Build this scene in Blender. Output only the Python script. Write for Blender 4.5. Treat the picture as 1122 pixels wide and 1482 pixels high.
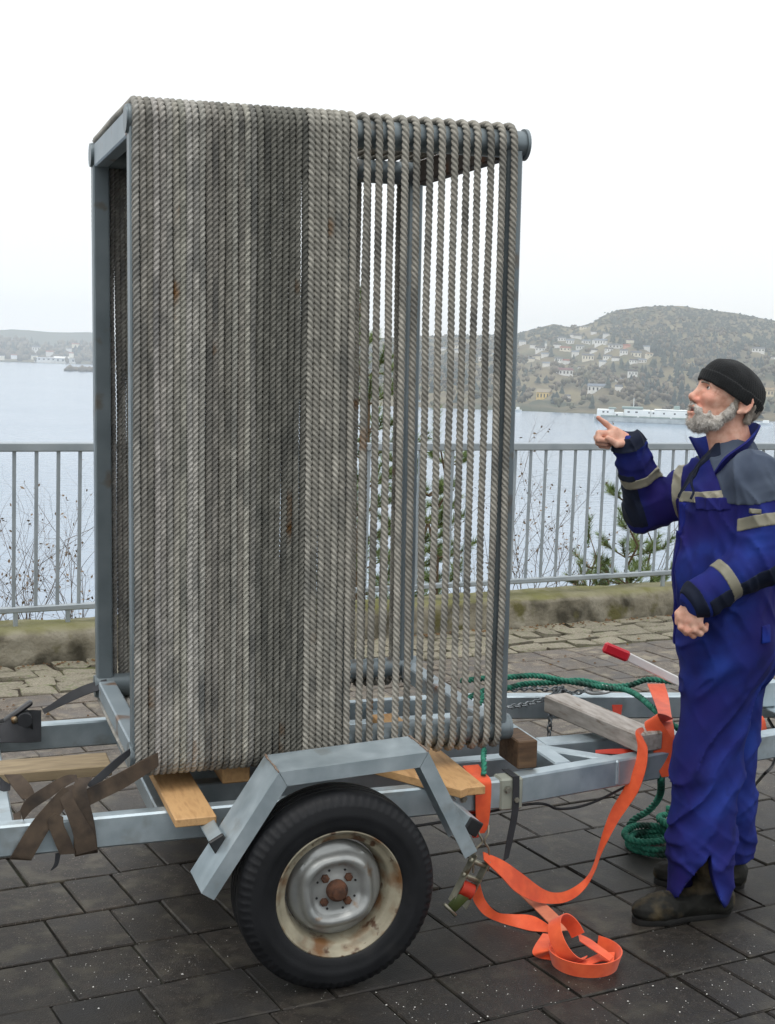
import bpy, math, random
import numpy as np
from mathutils import Vector, Matrix

for o in list(bpy.data.objects):
    bpy.data.objects.remove(o, do_unlink=True)
SC = bpy.context.scene
COL = SC.collection
R = math.radians

# ------------------------------------------------------------------ camera
CAM_H, FPX, PW, PH = 1.8, 2000.0, 1122.0, 1482.0
_p, _a = R(6.4), R(2.0)
CF = np.array([0, math.cos(_p), -math.sin(_p)])
_r0 = np.array([1.0, 0, 0]); _u0 = np.array([0, math.sin(_p), math.cos(_p)])
CR = math.cos(_a) * _r0 + math.sin(_a) * _u0
CU = -math.sin(_a) * _r0 + math.cos(_a) * _u0
CC = np.array([0, 0, CAM_H])
cam_data = bpy.data.cameras.new('camera')
cam = bpy.data.objects.new('camera', cam_data)
COL.objects.link(cam)
cam.matrix_world = Matrix(((CR[0], CU[0], -CF[0], 0), (CR[1], CU[1], -CF[1], 0),
                           (CR[2], CU[2], -CF[2], CAM_H), (0, 0, 0, 1)))
cam_data.sensor_fit = 'HORIZONTAL'
cam_data.sensor_width = 36.0
cam_data.lens = FPX / PW * 36.0
cam_data.clip_start = 0.05
cam_data.clip_end = 20000
SC.camera = cam

# ------------------------------------------------------------------ overcast sky, soft sun, exposure
SUN_EL, SUN_AZ = 72.0, 215.0
world = bpy.data.worlds.new('World')
SC.world = world
world.use_nodes = True
nt = world.node_tree
nt.nodes.clear()
_sky = nt.nodes.new('ShaderNodeTexSky')
_sky.sky_type = 'NISHITA'
_sky.sun_disc = False
_sky.sun_elevation = R(SUN_EL)
_sky.sun_rotation = R(SUN_AZ)
_sky.dust_density = 6.0
_mul = nt.nodes.new('ShaderNodeMix'); _mul.data_type = 'RGBA'
_mul.inputs[0].default_value = 0.90
_scl = nt.nodes.new('ShaderNodeVectorMath'); _scl.operation = 'SCALE'
_scl.inputs['Scale'].default_value = 0.10
nt.links.new(_sky.outputs[0], _scl.inputs[0])
nt.links.new(_scl.outputs[0], _mul.inputs[6])
_mul.inputs[7].default_value = (1.18, 1.205, 1.21, 1)      # even white cloud layer
_bg = nt.nodes.new('ShaderNodeBackground')
_bg.inputs[1].default_value = 1.0
nt.links.new(_mul.outputs[2], _bg.inputs[0])
_wo = nt.nodes.new('ShaderNodeOutputWorld')
nt.links.new(_bg.outputs[0], _wo.inputs[0])

_sl = bpy.data.lights.new('sun', 'SUN')
_sl.energy = 1.5
_sl.angle = R(50)
_sl.color = (1.0, 0.97, 0.93)
sun = bpy.data.objects.new('sun', _sl)
COL.objects.link(sun)
_sd = Vector((math.sin(R(SUN_AZ)) * math.cos(R(SUN_EL)), math.cos(R(SUN_AZ)) * math.cos(R(SUN_EL)), math.sin(R(SUN_EL))))
sun.rotation_euler = _sd.to_track_quat('Z', 'Y').to_euler()

SC.view_settings.view_transform = 'Standard'
SC.view_settings.look = 'None'
SC.view_settings.exposure = 0.0
SC.view_settings.gamma = 1.0
SC.view_settings.use_curve_mapping = False
SC.render.engine = 'CYCLES'
SC.cycles.use_denoising = True
SC.cycles.max_bounces = 8
SC.cycles.diffuse_bounces = 3
SC.cycles.glossy_bounces = 3
SC.cycles.volume_bounces = 2
SC.cycles.caustics_reflective = False
SC.cycles.caustics_refractive = False

# ------------------------------------------------------------------ helpers
def at(x, y, Y):
    """point seen at photo pixel (x, y) at world depth Y"""
    d = CF + CR * (x - PW / 2) / FPX - CU * (y - PH / 2) / FPX
    return CC + d * (Y / d[1])

def gnd(x, y, z=0.0):
    d = CF + CR * (x - PW / 2) / FPX - CU * (y - PH / 2) / FPX
    return CC + d * ((z - CAM_H) / d[2])

def yh(x):
    return 741 - FPX * math.tan(R(6.4)) + 0.0351 * (x - 561)

def srgb(r, g, b):
    f = lambda c: (c / 12.92 if c <= 0.04045 else ((c + 0.055) / 1.055) ** 2.4)
    return (f(r / 255), f(g / 255), f(b / 255), 1)

def tag(o, label=None, cat=None, group=None, kind=None):
    if label: o['label'] = label
    if cat: o['category'] = cat
    if group: o['group'] = group
    if kind: o['kind'] = kind
    return o

def link(o, parent=None, M=None):
    COL.objects.link(o)
    if parent is not None:
        o.parent = parent
    if M is not None:
        o.matrix_world = M
    return o

def empty(name, M=None, loc=None):
    o = bpy.data.objects.new(name, None)
    o.empty_display_size = 0.1
    COL.objects.link(o)
    if M is not None: o.matrix_world = M
    if loc is not None: o.matrix_world = Matrix.Translation(loc)
    return o

def mesh(name, verts, faces, mat, smooth=False, sharp=None):
    me = bpy.data.meshes.new(name)
    if isinstance(faces, np.ndarray):
        verts = np.asarray(verts, dtype=np.float32)
        n = len(faces); k = faces.shape[1]
        me.vertices.add(len(verts)); me.vertices.foreach_set('co', verts.ravel())
        me.loops.add(n * k); me.loops.foreach_set('vertex_index', faces.astype(np.int32).ravel())
        me.polygons.add(n)
        me.polygons.foreach_set('loop_start', np.arange(0, n * k, k, dtype=np.int32))
        me.polygons.foreach_set('loop_total', np.full(n, k, dtype=np.int32))
        me.update(calc_edges=True); me.validate()
    else:
        me.from_pydata([tuple(float(c) for c in v) for v in verts], [], [tuple(f) for f in faces])
        me.update()
    if mat is not None:
        for m in (mat if isinstance(mat, (list, tuple)) else [mat]):
            me.materials.append(m)
    if smooth:
        me.polygons.foreach_set('use_smooth', [True] * len(me.polygons))
        if sharp:
            me.set_sharp_from_angle(angle=R(sharp))
    return me

def obj(name, vf, mat, parent=None, smooth=False, sharp=None, M=None, **tags):
    me = vf if isinstance(vf, bpy.types.Mesh) else mesh(name, vf[0], vf[1], mat, smooth, sharp)
    o = bpy.data.objects.new(name, me)
    link(o, parent, M)
    tag(o, **tags)
    return o

def join(*vfs):
    V, Fa, n = [], [], 0
    for v, f in vfs:
        V.extend([tuple(p) for p in v]); Fa.extend([tuple(int(i) + n for i in q) for q in f]); n += len(v)
    return V, Fa

def xf(vf, M):
    return [tuple(M @ Vector(p)) for p in vf[0]], vf[1]

_CB = {}
def _cb_template():
    V, idx = [], {}
    for sx in (0, 1):
        for sy in (0, 1):
            for sz in (0, 1):
                for ax in range(3):
                    idx[((sx, sy, sz), ax)] = len(V); V.append(((sx, sy, sz), ax))
    Fa = []
    for ax in range(3):
        o1, o2 = [k for k in range(3) if k != ax]
        for sv in (0, 1):
            ring = []
            for (p, q) in ((0, 0), (1, 0), (1, 1), (0, 1)):
                t = [0, 0, 0]; t[ax] = sv; t[o1] = p; t[o2] = q
                ring.append(idx[(tuple(t), ax)])
            Fa.append(tuple(ring))
        for p in (0, 1):
            for q in (0, 1):
                s0 = [0, 0, 0]; s0[o1] = p; s0[o2] = q; s1 = list(s0); s1[ax] = 1
                s0, s1 = tuple(s0), tuple(s1)
                Fa.append((idx[(s0, o1)], idx[(s1, o1)], idx[(s1, o2)], idx[(s0, o2)]))
    for c in [(x, y, z) for x in (0, 1) for y in (0, 1) for z in (0, 1)]:
        Fa.append((idx[(c, 0)], idx[(c, 1)], idx[(c, 2)]))
    sg = np.array([v[0] for v in V], float); ins = np.ones((24, 3))
    for i, (c, ax) in enumerate(V): ins[i, ax] = 0
    ins = ins * np.where(sg > 0, -1, 1)
    P = sg + ins * .2
    out = []
    for f in Fa:
        q = P[list(f)]
        n = np.cross(q[1] - q[0], q[2] - q[0])
        out.append(f if np.dot(n, q.mean(0) - .5) > 0 else f[::-1])
    _CB['sg'], _CB['ins'], _CB['F'] = sg, ins, out
def cbox(a, b, c=0.003):
    """chamfered box between corners a and b"""
    if not _CB: _cb_template()
    lo, hi = np.minimum(a, b).astype(float), np.maximum(a, b).astype(float)
    c = min(c, 0.45 * float((hi - lo).min()))
    V = lo + _CB['sg'] * (hi - lo) + _CB['ins'] * c
    return V.tolist(), list(_CB['F'])

def beam(p, q, w, h, c=0.004, up=(0, 0, 1)):
    """rectangular bar from p to q, w wide across, h tall along up (p, q on the axis)"""
    p, q = Vector(p), Vector(q)
    d = (q - p); L = d.length; d.normalize()
    s = Vector(up).cross(d).normalized(); u = d.cross(s)
    M = Matrix(((d.x, s.x, u.x, p.x), (d.y, s.y, u.y, p.y), (d.z, s.z, u.z, p.z), (0, 0, 0, 1)))
    return xf(cbox((0, -w / 2, -h / 2), (L, w / 2, h / 2), c), M)

def frames(P, closed=False, n0=None):
    P = np.asarray(P, float)
    Tn = np.gradient(P, axis=0) if not closed else np.roll(P, -1, 0) - np.roll(P, 1, 0)
    Tn /= np.linalg.norm(Tn, axis=1)[:, None] + 1e-12
    n = np.array(n0 if n0 is not None else (0.31, 0.2, 0.9), float)
    N = np.zeros_like(P)
    for i in range(len(P)):
        n = n - Tn[i] * np.dot(n, Tn[i]); n /= np.linalg.norm(n) + 1e-12
        N[i] = n
    return Tn, N, np.cross(Tn, N)

def sweep(P, prof, twist=0.0, scale=None, caps=True, n0=None):
    """prof: (k,2) section; twist: radians per point"""
    P = np.asarray(P, float); prof = np.asarray(prof, float)
    _, N, B = frames(P, n0=n0)
    m, k = len(P), len(prof)
    a = np.arange(m) * twist
    ca, sa = np.cos(a)[:, None], np.sin(a)[:, None]
    x = prof[:, 0][None] * ca - prof[:, 1][None] * sa
    y = prof[:, 0][None] * sa + prof[:, 1][None] * ca
    if scale is not None:
        x *= np.asarray(scale)[:, None]; y *= np.asarray(scale)[:, None]
    V = P[:, None] + N[:, None] * x[..., None] + B[:, None] * y[..., None]
    i = np.arange(m - 1)[:, None]; j = np.arange(k)[None]
    j2 = (j + 1) % k
    Q = np.stack([i * k + j, i * k + j2, (i + 1) * k + j2, (i + 1) * k + j], -1).reshape(-1, 4)
    V = V.reshape(-1, 3)
    if caps:                                       # close with quads folded to the centre
        nv = len(V)
        V = np.vstack([V, P[:1], P[-1:]])
        c0 = [(nv, (q + 1) % k, q, q) for q in range(k)]
        c1 = [(nv + 1, (m - 1) * k + q, (m - 1) * k + (q + 1) % k, (m - 1) * k + (q + 1) % k) for q in range(k)]
        Fq = [tuple(t) for t in Q.tolist()] + [t[:3] for t in c0] + [t[:3] for t in c1]
        return V.tolist(), Fq
    return V, Q

def circle(r, k=12):
    return [(r * math.cos(2 * math.pi * i / k), r * math.sin(2 * math.pi * i / k)) for i in range(k)]

def tube(P, r, k=10, scale=None):
    return sweep(P, circle(r, k), scale=scale)

def catmull(P, n=8, closed=False):
    P = np.asarray(P, float)
    m = len(P)
    out = []
    for i in range(m if closed else m - 1):
        p0 = P[(i - 1) % m] if (closed or i > 0) else 2 * P[0] - P[1]
        p1 = P[i]; p2 = P[(i + 1) % m]
        p3 = P[(i + 2) % m] if (closed or i + 2 < m) else 2 * P[-1] - P[-2]
        for t in np.arange(n) / n:
            out.append(0.5 * ((2 * p1) + (-p0 + p2) * t + (2 * p0 - 5 * p1 + 4 * p2 - p3) * t * t + (-p0 + 3 * p1 - 3 * p2 + p3) * t ** 3))
    if not closed: out.append(P[-1])
    return np.array(out)

def resample(P, step):
    P = np.asarray(P, float)
    s = np.r_[0, np.cumsum(np.linalg.norm(np.diff(P, axis=0), axis=1))]
    n = max(2, int(round(s[-1] / step)) + 1)
    t = np.linspace(0, s[-1], n)
    return np.stack([np.interp(t, s, P[:, k]) for k in range(3)], 1)

def rope_profile(r):
    rs, ds = 0.54 * r, 0.46 * r
    out = []
    for l in range(3):
        for f in (-60, -36, -12, 12, 36):
            ph = R(f)
            rr = ds * math.cos(ph) + math.sqrt(max(rs * rs - (ds * math.sin(ph)) ** 2, 0))
            a = R(l * 120 + f)
            out.append((rr * math.cos(a), rr * math.sin(a)))
    return out

def rope(P, r, lay, sign=1, step=None, n0=None):
    step = step or lay / 9.0
    P = resample(P, step)
    L = np.linalg.norm(P[1] - P[0])
    return sweep(P, rope_profile(r), twist=sign * 2 * math.pi * L / lay, n0=n0)

def ribbon(A, B, th=0.003, n=8):
    """strap given by its two edges; both edges are smoothed"""
    A = catmull(A, n); B = catmull(B, n)
    C = (A + B) / 2
    Tn = np.gradient(C, axis=0); Wd = B - A
    Nn = np.cross(Tn, Wd); Nn /= np.linalg.norm(Nn, axis=1)[:, None] + 1e-12
    h = Nn * th / 2
    V = np.stack([A + h, C + h, B + h, B - h, C - h, A - h], 1).reshape(-1, 3)
    m, k = len(A), 6
    Fq = []
    for i in range(m - 1):
        for j in range(k):
            j2 = (j + 1) % k
            Fq.append((i * k + j, i * k + j2, (i + 1) * k + j2, (i + 1) * k + j))
    Fq.append(tuple(range(k))[::-1]); Fq.append(tuple((m - 1) * k + j for j in range(k)))
    return V.tolist(), Fq

def lathe(prof, k=48, axis='y', mod=None):
    """prof: list of (radius, position along the axis)"""
    V, Fq = [], []
    m = len(prof)
    for i, (r, a) in enumerate(prof):
        for j in range(k):
            t = 2 * math.pi * j / k
            rr, aa = (mod(i, t, r, a) if mod else (r, a))
            x, z = rr * math.cos(t), rr * math.sin(t)
            V.append((x, aa, z) if axis == 'y' else ((aa, x, z) if axis == 'x' else (x, z, aa)))
    for i in range(m - 1):
        for j in range(k):
            j2 = (j + 1) % k
            Fq.append((i * k + j, (i + 1) * k + j, (i + 1) * k + j2, i * k + j2))
    return V, Fq

# ------------------------------------------------------------------ materials
MATS = {}
def nd(nt, t, **kw):
    n = nt.nodes.new(t)
    for k, v in kw.items():
        setattr(n, k, v)
    return n

def material(name, cols, scale=20.0, rough=0.6, metal=0.0, bump=0.0, bscale=None, stretch=(1, 1, 1), detail=6.0,
             coord='Object', objvar=0.0, objcolor=False, spots=None, spec=0.5, ramp=(0.3, 0.7), roughvar=0.0, sheen=0.0, bdist=0.01, sss=0.0, offset=True):
    """cols: 2-3 colours blended by noise; spots: list of (colour, scale, threshold, softness, seed offset)"""
    m = bpy.data.materials.new(name); MATS[name] = m
    m.use_nodes = True
    t = m.node_tree; t.nodes.clear()
    out = nd(t, 'ShaderNodeOutputMaterial'); b = nd(t, 'ShaderNodeBsdfPrincipled')
    t.links.new(b.outputs[0], out.inputs[0])
    tc = nd(t, 'ShaderNodeTexCoord'); mp = nd(t, 'ShaderNodeMapping')
    mp.inputs['Scale'].default_value = stretch
    t.links.new(tc.outputs[coord], mp.inputs[0])
    oi = nd(t, 'ShaderNodeObjectInfo')
    if offset:
        cx = nd(t, 'ShaderNodeCombineXYZ'); mm = nd(t, 'ShaderNodeMath', operation='MULTIPLY'); mm.inputs[1].default_value = 37.0
        t.links.new(oi.outputs['Random'], mm.inputs[0])
        for q in range(3): t.links.new(mm.outputs[0], cx.inputs[q])
        t.links.new(cx.outputs[0], mp.inputs['Location'])
    nz = nd(t, 'ShaderNodeTexNoise'); nz.inputs['Scale'].default_value = scale; nz.inputs['Detail'].default_value = detail
    t.links.new(mp.outputs[0], nz.inputs['Vector'])
    cr = nd(t, 'ShaderNodeValToRGB')
    els = cr.color_ramp.elements
    els[0].position, els[0].color = ramp[0], cols[0]
    els[1].position, els[1].color = ramp[1], cols[-1]
    if len(cols) == 3:
        e = els.new((ramp[0] + ramp[1]) / 2); e.color = cols[1]
    t.links.new(nz.outputs['Fac'], cr.inputs[0])
    col = cr.outputs[0]
    for (sc_, s_, th_, so_, off_) in (spots or []):
        n2 = nd(t, 'ShaderNodeTexNoise'); n2.inputs['Scale'].default_value = s_; n2.inputs['Detail'].default_value = 5.0
        ad = nd(t, 'ShaderNodeVectorMath', operation='ADD'); ad.inputs[1].default_value = (off_, off_ * 1.7, -off_)
        t.links.new(mp.outputs[0], ad.inputs[0]); t.links.new(ad.outputs[0], n2.inputs['Vector'])
        mr = nd(t, 'ShaderNodeMapRange'); mr.inputs[1].default_value = th_ - so_; mr.inputs[2].default_value = th_ + so_
        t.links.new(n2.outputs['Fac'], mr.inputs[0])
        mx = nd(t, 'ShaderNodeMix', data_type='RGBA')
        t.links.new(mr.outputs[0], mx.inputs[0]); t.links.new(col, mx.inputs[6]); mx.inputs[7].default_value = sc_
        col = mx.outputs[2]
    if objcolor:
        mx = nd(t, 'ShaderNodeMix', data_type='RGBA', blend_type='MULTIPLY'); mx.inputs[0].default_value = 1.0
        t.links.new(col, mx.inputs[6]); t.links.new(oi.outputs['Color'], mx.inputs[7]); col = mx.outputs[2]
    if objvar:
        hs = nd(t, 'ShaderNodeHueSaturation')
        mr = nd(t, 'ShaderNodeMapRange'); mr.inputs[3].default_value = 1 - objvar; mr.inputs[4].default_value = 1 + objvar
        t.links.new(oi.outputs['Random'], mr.inputs[0]); t.links.new(mr.outputs[0], hs.inputs['Value'])
        t.links.new(col, hs.inputs['Color']); col = hs.outputs[0]
    t.links.new(col, b.inputs['Base Color'])
    b.inputs['Roughness'].default_value = rough
    if roughvar:
        mr = nd(t, 'ShaderNodeMapRange'); mr.inputs[3].default_value = max(0.02, rough - roughvar); mr.inputs[4].default_value = min(1, rough + roughvar)
        t.links.new(nz.outputs['Fac'], mr.inputs[0]); t.links.new(mr.outputs[0], b.inputs['Roughness'])
    b.inputs['Metallic'].default_value = metal
    b.inputs['Specular IOR Level'].default_value = spec
    if sheen:
        b.inputs['Sheen Weight'].default_value = sheen; b.inputs['Sheen Roughness'].default_value = 0.6
    if sss:
        b.inputs['Subsurface Weight'].default_value = sss
        b.inputs['Subsurface Radius'].default_value = (0.012, 0.004, 0.002)
    if bump:
        n3 = nd(t, 'ShaderNodeTexNoise'); n3.inputs['Scale'].default_value = bscale or scale * 4; n3.inputs['Detail'].default_value = 5.0
        t.links.new(mp.outputs[0], n3.inputs['Vector'])
        bp = nd(t, 'ShaderNodeBump'); bp.inputs['Strength'].default_value = bump; bp.inputs['Distance'].default_value = bdist
        t.links.new(n3.outputs['Fac'], bp.inputs['Height']); t.links.new(bp.outputs[0], b.inputs['Normal'])
    return m

RUST = srgb(120, 70, 40)
M_galv = material('galvanised steel', [(0.36, 0.44, 0.485, 1), (0.43, 0.51, 0.555, 1), (0.51, 0.59, 0.635, 1)], 14, 0.40, 0.6, 0.10, 90, roughvar=0.12, bdist=0.002,
                  spots=[(srgb(158, 166, 168), 9, 0.66, 0.06, 3.0), (srgb(150, 108, 74), 11, 0.75, 0.025, 7.0)])
M_frame = material('grey painted steel', [(0.155, 0.19, 0.21, 1), (0.215, 0.255, 0.275, 1)], 8, 0.42, 0.45, 0.08, 60, bdist=0.002, roughvar=0.1,
                   spots=[(srgb(104, 92, 78), 7, 0.69, 0.05, 1.0)])
M_rusty = material('rusty beam', [srgb(66, 58, 54), srgb(92, 80, 72)], 12, 0.8, 0.1, 0.2, 60, spots=[(srgb(104, 66, 44), 9, 0.6, 0.06, 2.0)], bdist=0.004)
M_rope = material('hemp coloured rope', [(0.27, 0.268, 0.247, 1), (0.38, 0.375, 0.345, 1), (0.53, 0.52, 0.48, 1)], 28, 0.9, 0, 0.5, 420, objcolor=True, objvar=0.10, bdist=0.003,
                  spots=[((0.17, 0.175, 0.17, 1), 5, 0.62, 0.12, 5.0), (srgb(128, 92, 52), 3.2, 0.70, 0.03, 9.0)], ramp=(0.25, 0.75), spec=0.2)
M_black = material('black rubber', [(0.010, 0.011, 0.013, 1), (0.020, 0.021, 0.023, 1)], 30, 0.62, 0, 0.2, 140, bdist=0.002, spots=[((0.05, 0.047, 0.043, 1), 7, 0.68, 0.09, 4.0)])
M_plastic = material('black plastic', [(0.012, 0.013, 0.015, 1), (0.02, 0.02, 0.022, 1)], 20, 0.4)
M_pine = material('fresh pine board', [srgb(172, 132, 88), srgb(198, 158, 110), srgb(184, 144, 98)], 9, 0.65, 0, 0.25, 60, stretch=(6, 1, 6), bdist=0.002, objvar=0.06)
M_oldwood = material('weathered timber', [srgb(150, 142, 134), srgb(192, 186, 180)], 10, 0.75, 0, 0.3, 70, stretch=(5, 1, 5), bdist=0.003, spots=[(srgb(110, 92, 74), 6, 0.63, 0.06, 2.0)])
M_tanwood = material('tan plank', [srgb(128, 112, 88), srgb(160, 143, 114)], 8, 0.75, 0, 0.3, 60, stretch=(1, 7, 7), bdist=0.003)
M_brownwood = material('dark brown block', [srgb(70, 52, 38), srgb(108, 84, 60)], 12, 0.75, 0, 0.3, 60, stretch=(1, 5, 5), bdist=0.003)
# ================================================================== the setting
TH = R(29.0)
MS = Matrix.Rotation(TH, 4, 'Z')                       # site axes: x along the wall, y away from the camera
MSI = MS.inverted()
WATER_Z = -28.2
rnd = random.Random(7)
nrs = np.random.RandomState(11)

M_joint = material('dark joint sand', [srgb(20, 20, 16), srgb(38, 37, 30)], 30, 0.9, 0, 0.3, 200, spots=[(srgb(58, 64, 40), 4, 0.62, 0.08, 2.0)])
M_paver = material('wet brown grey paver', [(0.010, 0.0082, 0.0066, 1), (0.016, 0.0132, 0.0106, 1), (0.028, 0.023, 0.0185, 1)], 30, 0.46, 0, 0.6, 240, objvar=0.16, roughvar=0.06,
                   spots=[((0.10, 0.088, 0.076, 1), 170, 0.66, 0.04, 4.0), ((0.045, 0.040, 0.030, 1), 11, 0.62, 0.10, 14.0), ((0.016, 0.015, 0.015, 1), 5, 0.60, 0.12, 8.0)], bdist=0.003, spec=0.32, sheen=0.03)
M_cobble = material('pale cut cobble', [srgb(112, 106, 92), srgb(138, 132, 116), srgb(158, 152, 136)], 18, 0.75, 0, 0.6, 90, objvar=0.12, bdist=0.006,
                    spots=[(srgb(112, 118, 84), 6, 0.62, 0.08, 4.0), (srgb(96, 82, 62), 8, 0.66, 0.06, 1.0)])
M_dirt = material('earth joint', [srgb(40, 33, 26), srgb(66, 56, 40)], 12, 0.95, 0, 0.5, 60, spots=[(srgb(84, 88, 50), 5, 0.58, 0.08, 2.0)])

def paint_grazing_sheen(m):
    """grazing sheen painted into the paver colour, paler in ragged patches towards the wall"""
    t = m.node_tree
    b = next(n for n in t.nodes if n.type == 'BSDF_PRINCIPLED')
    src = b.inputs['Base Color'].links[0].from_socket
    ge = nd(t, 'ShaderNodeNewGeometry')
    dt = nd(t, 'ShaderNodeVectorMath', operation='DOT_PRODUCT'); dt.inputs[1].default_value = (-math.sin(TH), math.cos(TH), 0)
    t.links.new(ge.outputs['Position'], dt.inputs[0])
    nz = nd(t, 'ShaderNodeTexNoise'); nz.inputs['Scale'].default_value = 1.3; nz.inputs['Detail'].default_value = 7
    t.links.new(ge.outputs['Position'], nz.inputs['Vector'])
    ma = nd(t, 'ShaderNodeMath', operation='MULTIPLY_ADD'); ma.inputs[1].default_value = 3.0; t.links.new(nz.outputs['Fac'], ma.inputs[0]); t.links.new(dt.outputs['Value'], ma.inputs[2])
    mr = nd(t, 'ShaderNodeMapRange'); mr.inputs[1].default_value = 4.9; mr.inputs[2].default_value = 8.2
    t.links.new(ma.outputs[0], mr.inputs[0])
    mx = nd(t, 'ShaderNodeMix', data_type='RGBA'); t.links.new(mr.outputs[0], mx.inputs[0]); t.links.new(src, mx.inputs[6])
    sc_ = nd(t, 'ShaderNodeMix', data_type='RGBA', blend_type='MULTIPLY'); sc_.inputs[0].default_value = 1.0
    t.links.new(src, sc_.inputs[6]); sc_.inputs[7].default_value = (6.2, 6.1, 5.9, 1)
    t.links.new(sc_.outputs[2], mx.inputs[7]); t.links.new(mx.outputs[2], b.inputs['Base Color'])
paint_grazing_sheen(M_paver)  # paler far rows: low-angle sky reflection put into the base colour

def site(s, t, z=0.0):
    return tuple(MS @ Vector((s, t, z)))

def sheet(s0, s1, t0, t1, z):
    return [site(s0, t0, z), site(s1, t0, z), site(s1, t1, z), site(s0, t1, z)], [(0, 1, 2, 3)]

def project(P):
    d = np.asarray(P, float) - CC
    z = d @ CF
    return PW / 2 + FPX * (d @ CR) / z, PH / 2 - FPX * (d @ CU) / z, z

pavement = obj('pavement', sheet(-60, 70, -60, 6.99, -0.011), M_joint, kind='structure')
ROWT = 3.30 - 0.288 * 22
lens_ = [0.17, 0.21, 0.25, 0.32]
pmesh = {}
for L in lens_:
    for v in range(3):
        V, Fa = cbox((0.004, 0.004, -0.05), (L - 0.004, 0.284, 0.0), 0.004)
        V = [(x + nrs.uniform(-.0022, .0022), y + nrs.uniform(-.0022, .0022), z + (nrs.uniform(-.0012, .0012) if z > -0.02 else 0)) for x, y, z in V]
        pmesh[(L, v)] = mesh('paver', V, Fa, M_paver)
cand = []
for row in range(40):
    t0 = ROWT + 0.288 * row
    if t0 > 6.99: break
    s = -7.0 + rnd.uniform(0, .3)
    while s < 11.5:
        L = rnd.choice(lens_)
        t1 = min(0.288, 6.985 - t0)
        c = np.array(site(s + L / 2, t0 + .14))
        px, py, z = project(c)
        vis = z > 1 and -40 < px < PW + 40 and 0 < py < PH + 60
        cand.append((-(1 / z ** 2) if vis else 1e3 + abs(z), s, t0, L, vis, t1 / 0.288))
        s += L
cand.sort()
rest = []
k = 0
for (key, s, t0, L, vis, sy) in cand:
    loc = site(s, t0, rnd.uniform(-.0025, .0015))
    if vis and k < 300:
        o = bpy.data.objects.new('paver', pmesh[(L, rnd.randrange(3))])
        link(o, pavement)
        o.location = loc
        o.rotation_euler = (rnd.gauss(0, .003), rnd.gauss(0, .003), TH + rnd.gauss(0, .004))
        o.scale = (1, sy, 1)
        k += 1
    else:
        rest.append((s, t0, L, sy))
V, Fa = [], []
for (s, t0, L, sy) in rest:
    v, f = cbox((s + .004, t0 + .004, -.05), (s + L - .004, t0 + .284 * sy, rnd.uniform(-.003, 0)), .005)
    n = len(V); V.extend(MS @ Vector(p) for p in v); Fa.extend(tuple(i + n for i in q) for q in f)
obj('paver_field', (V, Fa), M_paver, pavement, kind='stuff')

strip = obj('cobble_strip', sheet(-60, 70, 6.985, 8.2, -0.016), M_dirt, kind='structure')
cm = []
for v in range(10):
    V, Fa = cbox((-.5, -.5, -1), (.5, .5, 0), .10)
    V = [(x + nrs.uniform(-.09, .09), y + nrs.uniform(-.09, .09), (z + nrs.uniform(-.12, .12)) if z > -.5 else z) for x, y, z in V]
    cm.append(mesh('cobble', V, Fa, M_cobble, True, 50))
k = 0
for row in range(4):
    t = 7.02 + row * 0.172
    s = 0.9 + rnd.uniform(0, .2)
    while s < 9.2:
        L = rnd.uniform(.15, .27)
        o = bpy.data.objects.new('cobble', cm[rnd.randrange(10)]); link(o, strip)
        o.location = site(s + L / 2, t + .086 + rnd.gauss(0, .008), rnd.uniform(-.006, .006))
        o.scale = (L * .90, .150 * rnd.uniform(.88, 1.02), .06)
        o.rotation_euler = (rnd.gauss(0, .02), rnd.gauss(0, .02), TH + rnd.gauss(0, .05) + (math.pi if rnd.random() < .5 else 0))
        s += L

# grit, dead leaves
M_grit = material('pale grit', [srgb(170, 170, 165), srgb(235, 235, 230)], 40, 0.7)
def specks(n, fn, smin, smax):
    V, Fa = [], []
    for i in range(n):
        c = fn()
        r = rnd.uniform(smin, smax) * (1 if rnd.random() < .85 else 1.7)
        k0 = len(V)
        for d in ((1, 0, 0), (-.5, .87, 0), (-.5, -.87, 0), (0, 0, 1)):
            V.append((c[0] + d[0] * r * rnd.uniform(.6, 1.3), c[1] + d[1] * r * rnd.uniform(.6, 1.3), c[2] + d[2] * r * .7))
        Fa += [(k0, k0 + 1, k0 + 3), (k0 + 1, k0 + 2, k0 + 3), (k0 + 2, k0, k0 + 3)]
    return V, Fa
def gspot():
    if rnd.random() < .55:
        cx, cy = rnd.choice([(620, 1460), (840, 1465), (1000, 1440), (300, 1385), (240, 1440), (560, 1440), (1080, 1400), (160, 1400)])
        P = gnd(cx + rnd.gauss(0, 90), min(1500, cy + rnd.gauss(0, 30)), 0)
    else:
        P = gnd(rnd.uniform(-20, 1140), rnd.uniform(1100, 1490), 0)
    return (P[0], P[1], 0.0)
obj('grit', specks(700, gspot, .0009, .0024), M_grit, label='pale grit scattered over the wet paving', cat='grit', kind='stuff')
M_leaf = material('dead leaf', [srgb(84, 62, 40), srgb(128, 98, 62)], 10, 0.8, objvar=.2)
def lspot():
    s = rnd.uniform(1.2, 8.5)
    return site(s, 7.66 - abs(rnd.gauss(0, .05)), .004) if rnd.random() < .8 else site(s, rnd.uniform(6.2, 7.6), .004)
obj('leaf_litter', specks(420, lspot, .006, .015), M_leaf, label='dead brown leaves along the foot of the low wall', cat='leaves', kind='stuff')

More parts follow.
